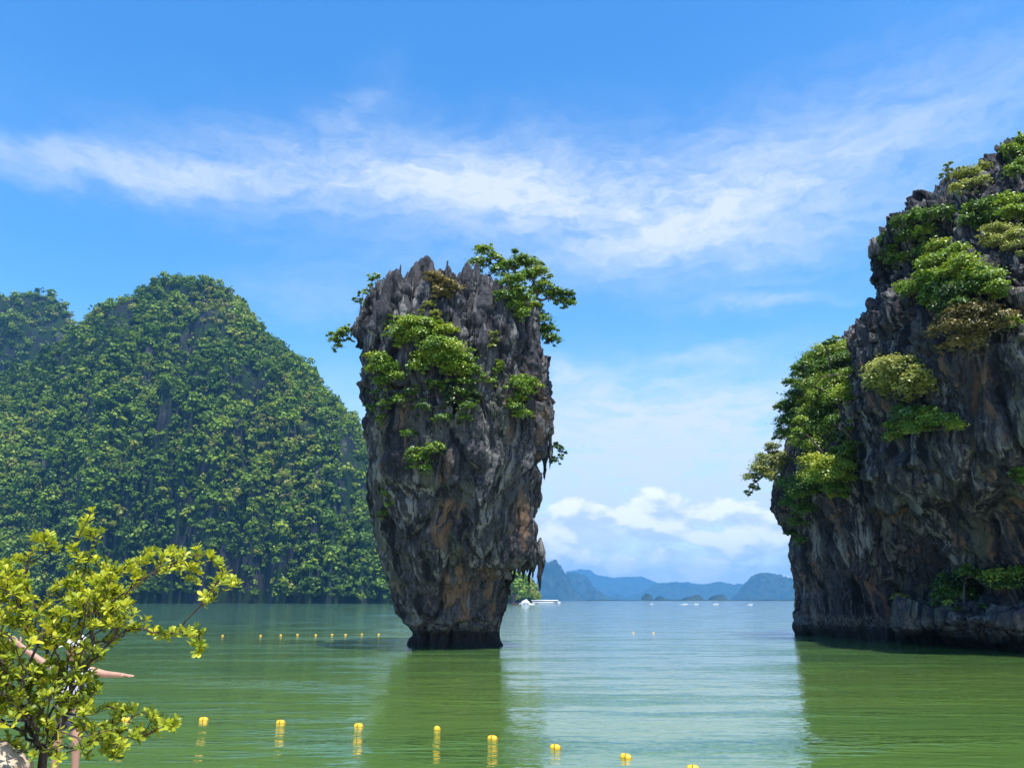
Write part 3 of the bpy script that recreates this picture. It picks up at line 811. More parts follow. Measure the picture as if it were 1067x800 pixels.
def stalactite(px, py0, py1, rpx, d, parent, matl, seed):
    a = P(px, py0, d); b = P(px + random.uniform(-1.5, 1.5), py1, d)
    n, mm = 14, 12; vs = []
    for j in range(mm):
        f = j / (mm - 1); c = a.lerp(b, f); r = rpx * d / FPX * min(1, (f / .35 + .02)) ** .6 * (1 - f ** 1.8) * (0.85 + 0.3 * math.sin(f * 9 + seed)) + 0.01
        for i in range(n):
            th = i * 2 * math.pi / n; vs.append((c.x + math.cos(th) * r, c.y + math.sin(th) * r, c.z))
    v = np.array(vs, np.float32); v += (0.14 * fbm(v, (2.5, 2.5, 1.2), (seed, 0, 0), 3)[:, None]) * np.array([1, 1, .3])
    o = link('stalactite', mesh_np('stalactite', v - np.array(parent.location), grid_faces(n, mm, True), matl), parent)
    return o


for i, (px, a, b, r) in enumerate(((563, 560, 616, 6.0), (556, 566, 603, 6.5), (549, 570, 597, 6.0), (567, 572, 596, 3.0), (541, 574, 600, 5.0), (533, 578, 601, 5.0), (526, 580, 598, 4.0), (545, 578, 606, 3.0), (553, 576, 610, 3.5), (520, 576, 603, 5.5), (537, 580, 606, 3.0), (574, 452, 489, 4.0), (568, 462, 500, 5.5), (561, 505, 532, 5.0))):
    stalactite(px, a, b, r, 45.6 if i < 5 else 46.0, stack, ROCK_STACK, i * 3.1)

# ---- the cliff on the right: a front bastion and a buttress behind it, one rock
DB = 42.0
bl = [(118, 1086), (130, 1075), (143, 1060), (155, 1036), (168, 1016), (180, 998), (195, 968), (205, 950), (218, 935), (235, 921), (250, 916), (265, 914), (290, 911), (305, 907), (325, 899), (345, 891), (360, 887), (400, 885), (440, 887), (480, 889), (500, 894), (524, 908), (550, 927), (575, 938), (590, 944), (615, 952), (632, 938), (645, 932), (655, 940), (665, 955), (676, 966), (684, 970), (720, 972)]
br = [(118, 1110), (130, 1160), (160, 1260), (220, 1330), (300, 1380), (500, 1420), (620, 1400), (684, 1390), (720, 1390)]
zt = P(900, 120, DB)[2]
zl = np.linspace(-1.5, zt, 900)
zw = lambda py: P(900, py, DB)[2]
frontb = [(-2, 34.6), (0, 34.6), (0.5, 34.9), (1.2, 34.2), (2.6, 34.0), (3.6, 36.2), (6, 35.2), (9, 33.2), (12, 31.8), (15, 31.6), (18, 32.6), (21, 34.2), (24, 36.8), (27, 39.6), (29, 41.4)]
backb = [(-2, 58), (10, 60), (18, 58), (24, 53), (29, 44)]
THB = np.concatenate([np.linspace(-math.pi - 0.5, -math.pi * 0.25, 760, endpoint=False), np.linspace(-math.pi * 0.25, math.pi - 0.5, 160, endpoint=False)])
def cliff_detail(g, seed, zsoft, amp_up, strata=True):
    nrm = grid_normals(g, True).reshape(-1, 3); pf = g.reshape(-1, 3).astype(np.float32); zf = pf[:, 2]
    o = np.array([seed, seed * 2, 0], np.float32)
    upw = sstep(zsoft - 1.5, zsoft + 3.0, zf + 3.0 * pn(pf, (.25, .25, .2), o))
    wp = pf + 0.6 * np.stack([pn(pf, (.4, .4, .2), o), pn(pf, (.4, .4, .2), o + 9), np.zeros(len(pf), np.float32)], 1)
    big = fbm(pf, (0.16, 0.16, 0.09), o + 1, 4, 0.55)
    fl1 = ridged(wp, (0.45, 0.45, 0.06), o + 3, 3); fl2 = ridged(wp, (1.3, 1.3, 0.18), o + 7, 3)
    crk = np.clip(1 - np.abs(pn(wp, (0.33, 0.33, 0.10), o + 20)) * 12, 0, 1)
    crk2 = np.clip(1 - np.abs(pn(wp, (0.8, 0.8, 0.5), o + 2)) * 10, 0, 1)
    fine = fbm(pf, (2.8, 2.8, 1.8), o + 2, 4, 0.6)
    cell = np.abs(pn(pf, (1.5, 1.5, 1.1), o + 4)) + 0.5 * np.abs(pn(pf, (3.4, 3.4, 2.4), o + 1))
    d = (1.15 * big + (0.45 - 0.2 * upw) * (fl1 - 0.8) + 0.16 * (fl2 - 0.7) - 0.75 * crk - (0.08 + 0.2 * upw) * crk2 + (0.10 + 0.13 * upw) * fine + (0.16 + amp_up * upw) * (cell - 0.3))
    if strata:
        # slanting beds that sweep down to the right above the foot of the bastion
        px_, py_ = to_px(pf)
        msk = np.exp(-(((px_ - 945) / 60) ** 2) - (((py_ - 545) / 70) ** 2))
        q = wp.copy(); sdir = wp[:, 0] * 0.80 + wp[:, 2] * 0.60
        qq = np.stack([sdir * 1.0, (wp[:, 0] * 0.6 - wp[:, 2] * 0.8) * 0.10, wp[:, 1] * 0.3], 1)
        st = np.clip(1 - 3.2 * np.abs(pn(qq, (1.2, 1, 1), (seed, 3, 4))), -.3, 1); st2 = 1 - 2 * np.abs(pn(qq, (4.0, 2, 1), (seed, 5, 4)))
        d = d * (1 - 0.5 * msk) + msk * (1.0 * st + 0.35 * st2 - 0.6)
        d += 0.75 * np.exp(-(((px_ - 948) / 26) ** 2) - (((py_ - 640) / 13) ** 2)) * (0.6 + cell * 1.4)
    tide = sstep(1.5, 0.7, zf + 0.3 * pn(pf, (.8, .8, 0))) * sstep(-0.3, 0.1, zf)
    d -= 0.35 * tide
    out_ = pf + nrm * d[:, None]
    out_[:, 2] += upw * (0.9 * worley_spikes(wp, 0.8, 5 + int(seed), 1.1) + 0.5 * worley_spikes(wp, 1.9, 2, 1.1)) * np.clip(nrm[:, 2] * 2.2 + 0.25, 0, 1)
    return out_


def bastion(tab, st):
    gb = rock_body(DB, (tab, br), zl[::st], frontb, backb, 0, 0, 2.3, dense=THB[::st])
    cen = gb[-1].mean(0); caps = []
    for i in range(1, 20):
        rr = gb[-1].copy(); rr[:, :2] = cen[:2] + (rr[:, :2] - cen[:2]) * (1 - i / 19.0); rr[:, 2] += 0.4 * i / 19; caps.append(rr)
    gb = np.concatenate([gb, np.stack(caps)], 0)
    return cliff_detail(gb, 4.0, 13.5, 0.75), gb.shape


def calibrate(fn, tab, y0, y1):
    t2 = list(tab)
    for it in range(3):
        q, _ = fn(t2, 4); ly, lx_ = edges_px(q, y0, y1, 7, 0, -1)
        t2 = [(a, b + 0.85 * (b0 - np.interp(a, ly, lx_))) for (a, b), (_, b0) in zip(t2, tab)]
    return t2


vb, sh = bastion(calibrate(bastion, bl, 130, 684), 1); fb = grid_faces(sh[1], sh[0], True)
DA = 58.0
al = [(330, 900), (350, 876), (370, 856), (390, 842), (415, 833), (440, 826), (470, 817), (500, 808), (516, 804), (531, 806), (550, 814), (576, 821), (600, 826), (615, 828), (640, 826), (655, 825), (663, 825.5), (700, 826)]
ar = [(330, 960), (350, 1010), (400, 1060), (500, 1120), (640, 1120), (700, 1120)]
zta = P(900, 332, DA)[2]
za = np.linspace(-1.5, zta, 620)
fronta = [(-2, 49.5), (0, 49.5), (1.0, 50.2), (3, 49.2), (6, 48.0), (9, 47.0), (12, 47.5), (16, 50), (19, 53), (23, 56.5)]
backa = [(-2, 72), (10, 70), (18, 66), (23, 60)]
THA = np.concatenate([np.linspace(-math.pi - 0.4, -math.pi * 0.3, 520, endpoint=False), np.linspace(-math.pi * 0.3, math.pi - 0.4, 120, endpoint=False)])
def buttress(tab, st):
    ga = rock_body(DA, (tab, ar), za[::st], fronta, backa, 0, 0, 2.2, dense=THA[::st])
    cen = ga[-1].mean(0); caps = []
    for i in range(1, 12):
        rr = ga[-1].copy(); rr[:, :2] = cen[:2] + (rr[:, :2] - cen[:2]) * (1 - i / 11.0); caps.append(rr)
    ga = np.concatenate([ga, np.stack(caps)], 0)
    return cliff_detail(ga, 8.0, 16.0, 0.5, False), ga.shape


va, sh = buttress(calibrate(buttress, al, 335, 664), 1); fa = grid_faces(sh[1], sh[0], True)
splat(va); splat(vb)
CO = np.array([P(1000, 600, 42)[0], 42.0, 0.0])
cliff = link('rock_cliff', mesh_np('rock_cliff', vb - CO, fb, ROCK_CLIFF), None, CO)
tag(cliff, 'high dark limestone cliff with bushes rising from the water at the right edge', 'cliff')
link('buttress', mesh_np('buttress', va - CO, fa, ROCK_CLIFF), cliff)

# ------------------------------------------------------------------ plants rooted on the rocks
LEAFS = {'g': LEAF, 'b': LEAF_BROWN, 'p': LEAF_PALE}


def rock_plant(name, cat, label, root, lobes, host_d=None, tint=0.55, kind='g', leaf=(0.165, 0.095), dens=1.0, out=0.6, r_root=0.07, bare=False, group=None, seed=0, spread=0.8):
    """root: pixel of the foot; lobes: (px, py, radius px) of each crown clump; everything is placed on the rock surface it grows from"""
    rng = np.random.default_rng(1000 + seed)
    d = host_d or rock_d(*root) or rock_d(root[0] + 12, root[1], 10) or 45.0
    rp = P(root[0], root[1], d + 0.15)
    e = empty(name, rp, label, cat, group)
    tips = []; cs, ns, ts = [], [], []
    lobes = list(lobes) + [(px + math.cos(a_) * r * rng.uniform(1.0, 1.45), py + math.sin(a_) * r * rng.uniform(.7, 1.2), r * rng.uniform(.16, .42)) for (px, py, r) in lobes for a_ in rng.uniform(0, 6.28, 4)]
    for (px, py, r) in lobes:
        dd = rock_d(px, py) if host_d is None else None
        rad = r * d / FPX * (1.16 if root[0] > 700 else 0.98)
        dl = (dd if dd and abs(dd - d) < 6 else d) - (out * rng.uniform(0.3, 0.9) + rad * 0.55)
        c = np.array(P(px, py, dl)); 
        n = int(dens * 185 * (rad / 0.5) ** 2 * 2.1) + 14
        oc_, nn, tn, spn = lobe_leaves(c, rad, n, rng, spray=12, flat=0.74, tight=0.30)
        cs.append(oc_); ns.append(nn); ts.append(tn + rng.normal(0, 0.11)); tips.append(c - np.array([0, 0, rad * 0.3]))
        tips += list(spn[:: max(1, len(spn) // 8)])
    o = np.array(rp)
    sg = skeleton(o, tips, rng, 0.35, 2, 0.10, 0.012 if not bare else 0.016, r_root, 0.1)
    tv, tf = tubes(sg, 5)
    link('trunk', mesh_np('trunk', tv - o, tf, DEAD if bare else BARK), e)
    if not bare:
        cs = np.concatenate(cs); ns = np.concatenate(ns); ts = np.concatenate(ts)
        v, f = leaf_quads(cs, ns, leaf[0], leaf[1], rng)
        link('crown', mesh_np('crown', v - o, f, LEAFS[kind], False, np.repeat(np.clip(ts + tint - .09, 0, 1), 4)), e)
    return e


GS, GC = 'plants growing on the rock pillar', 'plants growing on the right cliff'
SEED = [0]


def pl(name, cat, label, root, lobes, **kw):
    SEED[0] += 1
    return rock_plant(name, cat, label, root, lobes, seed=SEED[0], **kw)


# on the stack
pl('tree', 'tree', 'leafy tree overhanging the top right corner of the rock pillar, its branch reaching far right', (556, 325), [(505, 262, 9), (497, 275, 9), (515, 268, 7), (520, 282, 9), (532, 277, 9), (543, 272, 10), (553, 275, 9), (563, 284, 9), (567, 297, 8), (560, 304, 7), (549, 288, 10), (573, 309, 7), (581, 305, 8), (590, 308, 8), (594, 317, 6), (586, 314, 6), (556, 318, 7)], tint=.58, group=GS, leaf=(.175, .10), dens=1.25, r_root=.13, host_d=45.5, out=0.5)
pl('bush', 'bush', 'dark green bush spilling down the right rim below the overhanging tree', (562, 340), [(566, 335, 9), (572, 344, 8), (577, 353, 7), (570, 352, 7), (560, 330, 8), (563, 346, 8)], tint=.45, group=GS, host_d=45.4, dens=1.1)
pl('bush', 'bush', 'yellow green bush in the notch under the tree on the pillar top', (538, 312), [(532, 294, 10), (540, 291, 8), (527, 308, 9), (540, 303, 9), (547, 312, 9), (535, 320, 9), (545, 327, 8)], tint=.60, group=GS, dens=1.15)
pl('tree', 'tree', 'small lone tree leaning out from the left edge of the pillar', (370, 356), [(356, 349, 8), (349, 355, 7), (361, 345, 6), (352, 362, 5), (346, 349, 4)], tint=.62, group=GS, host_d=45.5, r_root=.06, out=.2)
pl('sapling', 'sapling', 'thin wispy sapling on the upper left shoulder of the pillar', (386, 306), [(388, 292, 6), (384, 302, 5), (378, 306, 4), (394, 289, 5), (373, 313, 4), (381, 316, 4)], tint=.62, group=GS, host_d=45.2, dens=.45, r_root=.04, out=.2)
pl('bush', 'bush', 'bright lime green bush topmost in the clump on the pillar face', (440, 350), [(428, 340, 14), (442, 338, 11), (415, 348, 11), (450, 345, 9), (436, 349, 11), (422, 356, 9)], tint=.74, group=GS, dens=1.2, r_root=.09)
pl('bush', 'bush', 'flat lime green spray just right of the topmost bush on the pillar face', (463, 355), [(465, 344, 9), (472, 347, 7), (458, 348, 8)], tint=.72, group=GS, dens=1.1)
pl('bush', 'bush', 'largest round mid green bush in the middle of the pillar face', (462, 392), [(455, 362, 14), (470, 365, 14), (443, 374, 12), (482, 376, 12), (462, 376, 14), (490, 385, 8), (435, 382, 9), (475, 385, 12)], tint=.62, group=GS, dens=1.3, r_root=.10, out=.9)
pl('bush', 'bush', 'yellowish bush at the left end of the clump on the pillar face', (400, 395), [(396, 376, 11), (405, 384, 11), (390, 386, 9), (412, 392, 8), (400, 398, 9), (386, 371, 6)], tint=.70, group=GS, dens=1.1)
pl('creeper', 'creeper', 'dark leafy creeper hanging below the big bush on the pillar face', (470, 415), [(485, 398, 9), (492, 412, 8), (478, 410, 9), (488, 424, 8), (470, 420, 8), (455, 402, 9), (430, 410, 8), (440, 425, 8), (415, 418, 8), (460, 436, 7), (485, 436, 6)], tint=.40, group=GS, dens=.75, out=.3, r_root=.04)
pl('creeper', 'creeper', 'thin green creeper on the left side of the pillar under the yellowish bush', (390, 420), [(392, 410, 6), (388, 424, 5), (399, 421, 6), (396, 437, 5)], tint=.48, group=GS, dens=.6, out=.25, r_root=.03)
pl('bush', 'bush', 'green bush lowest on the pillar face, above the bare rock', (440, 478), [(428, 480, 8), (438, 478, 9), (447, 470, 8), (455, 466, 7), (432, 470, 7), (425, 452, 6), (442, 488, 6)], tint=.55, group=GS, dens=.9, out=.4)
pl('bush', 'bush', 'pale green bush hanging on the right half of the pillar face', (548, 412), [(540, 400, 9), (550, 398, 9), (545, 408, 9), (556, 402, 7), (537, 425, 8), (545, 432, 8), (539, 415, 7)], tint=.66, group=GS, dens=1.0)
pl('shrub', 'shrub', 'small dry yellowish shrub just under the highest spire of the pillar', (456, 300), [(452, 288, 8), (460, 293, 8), (468, 297, 8), (475, 301, 7), (455, 303, 7), (462, 305, 7)], tint=.55, kind='b', group=GS, dens=.75)
pl('shrub', 'shrub', 'tiny tuft of leaves in a crack at the right of the big pillar bush', (512, 392), [(504, 392, 5), (512, 398, 5), (517, 386, 4), (520, 380, 4)], tint=.66, group=GS, dens=.8, out=.2, r_root=.03)
pl('shrub', 'shrub', 'small olive tuft on the pale rock slab left of the overhanging tree', (516, 355), [(515, 349, 5), (518, 357, 5), (513, 361, 4)], tint=.4, kind='p', group=GS, dens=.6, out=.2, r_root=.03)
pl('shrub', 'shrub', 'thin shrub sticking out from the right edge halfway down the pillar', (573, 470), [(581, 467, 4), (586, 470, 4), (583, 476, 3), (578, 481, 4), (577, 463, 3)], tint=.30, group=GS, host_d=46.0, dens=.6, out=.1, r_root=.04)
pl('shrub', 'shrub', 'small orange green shrub between the dry shrub and the lime green bush', (445, 328), [(448, 318, 5), (452, 326, 5), (440, 325, 4), (455, 334, 5)], tint=.5, kind='p', group=GS, dens=.8, out=.3)
pl('shrub', 'shrub', 'tiny green tuft among the spires of the upper left pillar', (407, 335), [(406, 330, 4), (408, 338, 5), (405, 343, 3)], tint=.6, group=GS, dens=.8, out=.2, r_root=.03)
pl('creeper', 'creeper', 'moss green creeper on the lower left flank of the pillar', (402, 525), [(400, 515, 5), (403, 527, 5), (399, 536, 4)], tint=.6, group=GS, dens=.6, out=.12, r_root=.02)

# on the cliff: the wooded buttress
pl('tree', 'tree', 'tall olive green tree crowning the buttress left of the right cliff', (872, 420), [(860, 368, 13), (872, 365, 12), (848, 375, 11), (880, 376, 12), (838, 382, 8), (862, 384, 14), (832, 392, 7), (850, 392, 12), (878, 396, 13), (822, 398, 5), (838, 402, 9)], tint=.55, group=GC, dens=1.2, r_root=.18, leaf=(.175, .10), out=1.2)
pl('tree', 'tree', 'bright green tree in the middle of the wooded buttress', (866, 445), [(856, 400, 13), (868, 402, 12), (845, 410, 11), (858, 415, 13), (838, 418, 9), (872, 418, 11), (880, 408, 8)], tint=.66, group=GC, dens=1.2, r_root=.15, leaf=(.175, .10), out=1.2)
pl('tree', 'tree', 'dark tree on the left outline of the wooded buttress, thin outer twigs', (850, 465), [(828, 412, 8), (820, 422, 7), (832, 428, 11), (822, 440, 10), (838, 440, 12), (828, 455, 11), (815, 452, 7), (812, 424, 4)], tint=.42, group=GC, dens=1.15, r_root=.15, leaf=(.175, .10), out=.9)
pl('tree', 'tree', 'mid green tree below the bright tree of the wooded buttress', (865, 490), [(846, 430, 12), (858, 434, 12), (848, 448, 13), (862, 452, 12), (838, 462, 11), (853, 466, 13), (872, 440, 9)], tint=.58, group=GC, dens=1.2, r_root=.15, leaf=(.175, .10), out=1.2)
pl('tree', 'tree', 'olive brown tree leaning far left over the water from the buttress', (815, 512), [(800, 482, 10), (790, 490, 8), (808, 490, 10), (782, 498, 6), (798, 496, 8), (812, 476, 8), (785, 508, 4), (779, 513, 3), (805, 466, 6)], tint=.36, kind='p', group=GC, dens=1.0, r_root=.12, leaf=(.175, .10), out=.6)
pl('tree', 'tree', 'lowest bright green tree on the wooded buttress', (862, 520), [(850, 482, 12), (862, 486, 12), (870, 497, 12), (856, 500, 13), (845, 497, 10), (872, 510, 9), (880, 488, 8)], tint=.70, group=GC, dens=1.2, r_root=.12, leaf=(.175, .10), out=1.1)
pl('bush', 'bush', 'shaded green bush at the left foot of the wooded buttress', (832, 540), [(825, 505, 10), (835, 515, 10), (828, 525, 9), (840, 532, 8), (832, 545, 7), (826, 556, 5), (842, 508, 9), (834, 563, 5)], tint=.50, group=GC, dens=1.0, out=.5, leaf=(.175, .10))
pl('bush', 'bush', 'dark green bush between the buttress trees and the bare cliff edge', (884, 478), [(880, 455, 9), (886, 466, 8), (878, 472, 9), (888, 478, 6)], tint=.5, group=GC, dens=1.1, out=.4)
pl('dead_shrub', 'shrub', 'bare grey twiggy shrub between the buttress trees and the cliff edge', (886, 455), [(874, 436, 8), (880, 445, 8), (868, 430, 6), (884, 432, 6), (872, 450, 6), (864, 440, 5)], bare=True, group=GC, r_root=.06, out=.3, dens=2.0)
# on the bastion
pl('bush', 'bush', 'pale yellow green rounded bush on the bare ledge at the left cliff edge', (940, 425), [(915, 386, 11), (928, 382, 12), (942, 386, 12), (956, 395, 11), (918, 398, 12), (934, 398, 13), (950, 406, 11), (965, 402, 8), (908, 392, 7), (925, 408, 8)], tint=.62, kind='p', group=GC, dens=1.5, leaf=(.175, .10), r_root=.10, out=.9)
pl('bush', 'bush', 'green bush with pale tips just below the pale rounded bush', (955, 450), [(945, 432, 12), (958, 436, 11), (972, 438, 10), (984, 440, 9), (995, 444, 7), (935, 445, 9), (930, 455, 7), (952, 448, 10), (970, 430, 8)], tint=.62, group=GC, dens=1.1, out=.9)
pl('tree', 'tree', 'bright yellow green tree high on the cliff face, widest of the crowns there', (990, 300), [(965, 262, 11), (978, 258, 11), (970, 275, 12), (985, 272, 12), (995, 262, 10), (1004, 275, 12), (972, 290, 11), (988, 290, 12), (962, 285, 8)], tint=.72, group=GC, dens=1.25, r_root=.12, out=1.0)
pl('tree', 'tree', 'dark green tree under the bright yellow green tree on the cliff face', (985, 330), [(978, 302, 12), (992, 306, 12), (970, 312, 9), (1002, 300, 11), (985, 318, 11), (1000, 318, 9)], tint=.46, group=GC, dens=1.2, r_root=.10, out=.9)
pl('bush', 'bush', 'lime green bush at the left foot of the dark cliff tree', (955, 312), [(942, 300, 8), (952, 303, 9), (960, 310, 7), (948, 310, 6)], tint=.72, group=GC, dens=1.1, out=.6)
pl('tree', 'tree', 'mid green tree right of the bright yellow green cliff tree', (1030, 315), [(1018, 285, 11), (1030, 290, 12), (1022, 300, 11), (1038, 300, 10), (1012, 296, 8)], tint=.62, group=GC, dens=1.2, out=.8)
pl('shrub', 'shrub', 'brownish dry tree spread wide across the middle of the cliff', (1015, 372), [(985, 332, 8), (1000, 328, 11), (1015, 325, 11), (1030, 326, 10), (1045, 332, 10), (978, 345, 8), (995, 342, 11), (1012, 340, 11), (1030, 342, 10), (1052, 340, 6), (1000, 356, 9), (1015, 356, 8), (985, 362, 6)], tint=.48, kind='b', group=GC, dens=.85, r_root=.10, out=.9)
pl('shrub', 'shrub', 'small bright tuft at the right end of the brownish cliff tree', (1052, 345), [(1046, 334, 6), (1054, 334, 6), (1060, 338, 5)], tint=.72, group=GC, dens=.9, out=.9)
pl('bush', 'bush', 'grey green low bush on the upper left cliff shoulder', (950, 250), [(940, 232, 9), (955, 228, 10), (970, 226, 10), (930, 245, 8), (945, 246, 9), (962, 242, 8), (982, 222, 8), (922, 250, 6)], tint=.46, group=GC, dens=.95, out=.6)
pl('bush', 'bush', 'small green bush on the left cliff outline under the grey green bush', (932, 270), [(926, 262, 6), (932, 272, 7), (942, 268, 6), (920, 270, 4)], tint=.55, group=GC, dens=.8, out=.4)
pl('shrub', 'shrub', 'yellow orange shrub on the skyline of the right cliff', (1012, 205), [(1000, 184, 8), (1012, 182, 9), (1022, 176, 8), (1008, 194, 9), (1022, 190, 8), (996, 196, 6)], tint=.58, kind='p', group=GC, dens=.9, out=.6)
pl('sapling', 'sapling', 'thin grey sapling standing against the sky on the cliff crest', (992, 190), [(986, 180, 5), (990, 174, 4), (983, 186, 4), (994, 182, 4)], tint=.5, kind='p', group=GC, dens=.35, r_root=.03, out=.1)
pl('tree', 'tree', 'bright green tree at the upper right corner of the cliff', (1062, 215), [(1060, 162, 10), (1052, 155, 7), (1068, 150, 9), (1066, 172, 10), (1056, 180, 8), (1074, 160, 9), (1064, 145, 6)], tint=.62, group=GC, dens=1.1, r_root=.10, out=.8)
pl('tree', 'tree', 'fresh green tree on the right edge below the corner tree', (1060, 240), [(1048, 208, 9), (1058, 212, 10), (1066, 222, 10), (1052, 222, 9), (1072, 212, 9), (1042, 212, 6)], tint=.72, group=GC, dens=1.15, r_root=.10, out=.8)
pl('bush', 'bush', 'olive bush on the right edge under the fresh green tree', (1055, 262), [(1035, 240, 9), (1048, 240, 9), (1060, 246, 10), (1040, 252, 9), (1055, 258, 9), (1028, 248, 7)], tint=.6, kind='p', group=GC, dens=.95, out=.7)
pl('bush', 'bush', 'dull green bush between the skyline shrub and the fresh green tree', (1025, 232), [(1015, 218, 9), (1028, 214, 9), (1038, 224, 8), (1008, 230, 8), (1022, 232, 8)], tint=.45, group=GC, dens=.8, out=.5)
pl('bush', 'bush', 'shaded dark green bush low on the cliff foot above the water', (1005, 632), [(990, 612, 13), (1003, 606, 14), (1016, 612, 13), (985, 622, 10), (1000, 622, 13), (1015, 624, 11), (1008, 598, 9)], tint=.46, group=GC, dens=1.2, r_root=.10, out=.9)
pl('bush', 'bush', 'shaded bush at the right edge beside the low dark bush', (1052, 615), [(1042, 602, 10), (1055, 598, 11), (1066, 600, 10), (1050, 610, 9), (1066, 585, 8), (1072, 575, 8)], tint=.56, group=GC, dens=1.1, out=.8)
pl('shrub', 'shrub', 'pale little shrub at the middle of the cliff foot', (940, 626), [(936, 621, 4), (942, 622, 4), (932, 624, 3)], tint=.75, kind='p', group=GC, dens=1.0, out=.3, r_root=.03)
pl('bush', 'bush', 'small shaded bush at the right edge halfway up the overhanging wall', (1064, 500), [(1060, 494, 6), (1068, 492, 7), (1066, 502, 6)], tint=.45, group=GC, dens=.9, out=.4, r_root=.04)

# ------------------------------------------------------------------ shore under the viewpoint
def shore_z(d):
    return min(1.0, EYE + ray(533, 812)[1] * d - 0.10)
m, k, out = mat('shore_sand')
oc = k.n('ShaderNodeTexCoord').outputs['Object']
n1 = k.noise(oc, 3.0, 7, 0.65); n2 = k.noise(oc, 40.0, 3, 0.6)
principled(k, out, k.mix(k.rng(n1, 0.4, 0.6), (0.30, 0.24, 0.16), (0.46, 0.38, 0.27)), 0.95, k.bump(n1 * 0.6 + n2 * 0.4, 0.6, 0.04), 0.1)
SAND = m
ys = np.concatenate([np.linspace(-15, 6.5, 40), np.linspace(6.6, 14.5, 60)]); xs = np.linspace(-24, 24, 140)
G = np.array([[(x, y, shore_z(max(y, 0.0))) for x in xs] for y in ys])
G[..., 2] += 0.04 * fbm(G.reshape(-1, 3), (0.8, 0.8, 1), (0, 0, 0), 4).reshape(G.shape[:2]) * np.clip((9 - G[..., 1]) / 3, 0.15, 1)
beach = link('beach', mesh_np('beach', G.reshape(-1, 3), grid_faces(len(xs), len(ys)), SAND)); tag(beach, 'sloping sandy shore under the viewpoint', 'beach', kind='structure')


def boulder(px, py, d, rad, label, seed, sc=(1, 1, 1)):
    n, mm = 120, 80
    th = np.linspace(0, 2 * np.pi, n, endpoint=False); ph = np.linspace(-1.55, 1.55, mm)
    g = np.stack([np.cos(ph)[:, None] * np.cos(th)[None], np.cos(ph)[:, None] * np.sin(th)[None], np.sin(ph)[:, None] * np.ones(n)[None]], -1).reshape(-1, 3).astype(np.float32)
    g = np.sign(g) * np.abs(g) ** 0.8
    q = 1 + 0.22 * fbm(g, (1.4, 1.4, 1.4), (seed, 0, 0), 3) + 0.06 * ridged(g, (3, 3, 3), (seed, 1, 0), 3) + 0.02 * fbm(g, (14, 14, 14), (seed, 1, 0), 3)
    g = g * q[:, None] * rad * np.array(sc)
    c = P(px, py, d)
    o = link('boulder', mesh_np('boulder', g, grid_faces(n, mm, True), BOULD), None, c); tag(o, label, 'boulder'); return o


BOULD = plain('boulder_stone', (0.40, 0.32, 0.24), 0.9, 0.15, 0.35, 7.0, 0.5)
boulder(-66, 862, 5.0, 0.44, 'rounded sandy beige boulder at the foot of the leafy shrub, lower left corner', 3.0, (1.05, 1, 1.0))

# ------------------------------------------------------------------ shrub in front
SHRUB_LEAF = leaf_mat('shrub_leaf', [(0.0, (0.06, 0.11, 0.012)), (0.35, (0.22, 0.30, 0.018)), (0.65, (0.42, 0.47, 0.026)), (1.0, (0.70, 0.66, 0.040))], 0.42, 0.45, gloss=0.022)
rng = np.random.default_rng(42)
DS = 5.4
tp = [(92, 540), (88, 551), (97, 556), (38, 558), (48, 563), (56, 570), (20, 583), (30, 585), (8, 590), (75, 572), (86, 582), (100, 582), (112, 589), (124, 594), (118, 604), (135, 590), (147, 584), (158, 578), (170, 581), (180, 577), (192, 578), (205, 577),
      (218, 577), (226, 584), (233, 601), (242, 604), (224, 610), (216, 621), (205, 606), (198, 592), (185, 590), (166, 595), (150, 600), (140, 610), (128, 618), (136, 632), (110, 612), (96, 600), (82, 600), (70, 608), (56, 612), (52, 640), (62, 648), (44, 630),
      (148, 655), (160, 660), (172, 663), (186, 658), (202, 664), (206, 672), (194, 660), (138, 652), (126, 645), (120, 662), (182, 750), (172, 755), (162, 753), (150, 765), (160, 744), (140, 770), (128, 776), (112, 776), (125, 745), (118, 735), (134, 738), (106, 770), (96, 772)]
tips = [np.array(P(a + rng.normal(0, 4) * j, b + rng.normal(0, 4) * j, DS + rng.normal(0, 0.14))) for a, b in tp for j in (0, 1, 1, 1)]
poly = [(-60, 585), (-20, 575), (10, 590), (30, 605), (45, 640), (60, 655), (62, 625), (80, 590), (120, 600), (135, 625), (125, 650), (120, 670), (100, 690), (112, 705), (95, 735), (90, 765), (60, 745), (35, 760), (10, 745), (-30, 760), (-70, 720)]


def inside(x, y):
    c = False; j = len(poly) - 1
    for i in range(len(poly)):
        (xi, yi), (xj, yj) = poly[i], poly[j]
        if (yi > y) != (yj > y) and x < (xj - xi) * (y - yi) / (yj - yi) + xi: c = not c
        j = i
    return c


cnt = 0
while cnt < 1050:
    a, b = rng.uniform(-70, 140), rng.uniform(570, 770)
    if not inside(a, b): continue
    if 4 < a < 50 and 652 < b < 698 and abs(b - (660 + (a - 8) * .78)) < 12: continue
    if a > 100 and 692 < b < 712: continue         # the gap through which the raised arm shows
    if 62 < a < 94 and 662 < b < 682 and rng.random() < 0.5: continue
    if b > 735 and rng.random() < 0.5: continue
    tips.append(np.array(P(a, b, DS + rng.normal(0, 0.24)))); cnt += 1
root = np.array(P(42, 800, DS)); root[2] = shore_z(DS) - 0.05
for i_ in range(110):
    a, b = (rng.uniform(-40, 62), rng.uniform(738, 790)) if i_ < 75 else (rng.uniform(86, 128), rng.uniform(750, 788))
    tips.append(np.array(P(a, b, DS + rng.normal(0, 0.22))))
fork = np.array(P(46, 778, DS))
sg = skeleton(fork, tips, rng, 0.42, 3, 0.07, 0.0030, 0.024, 0.05)
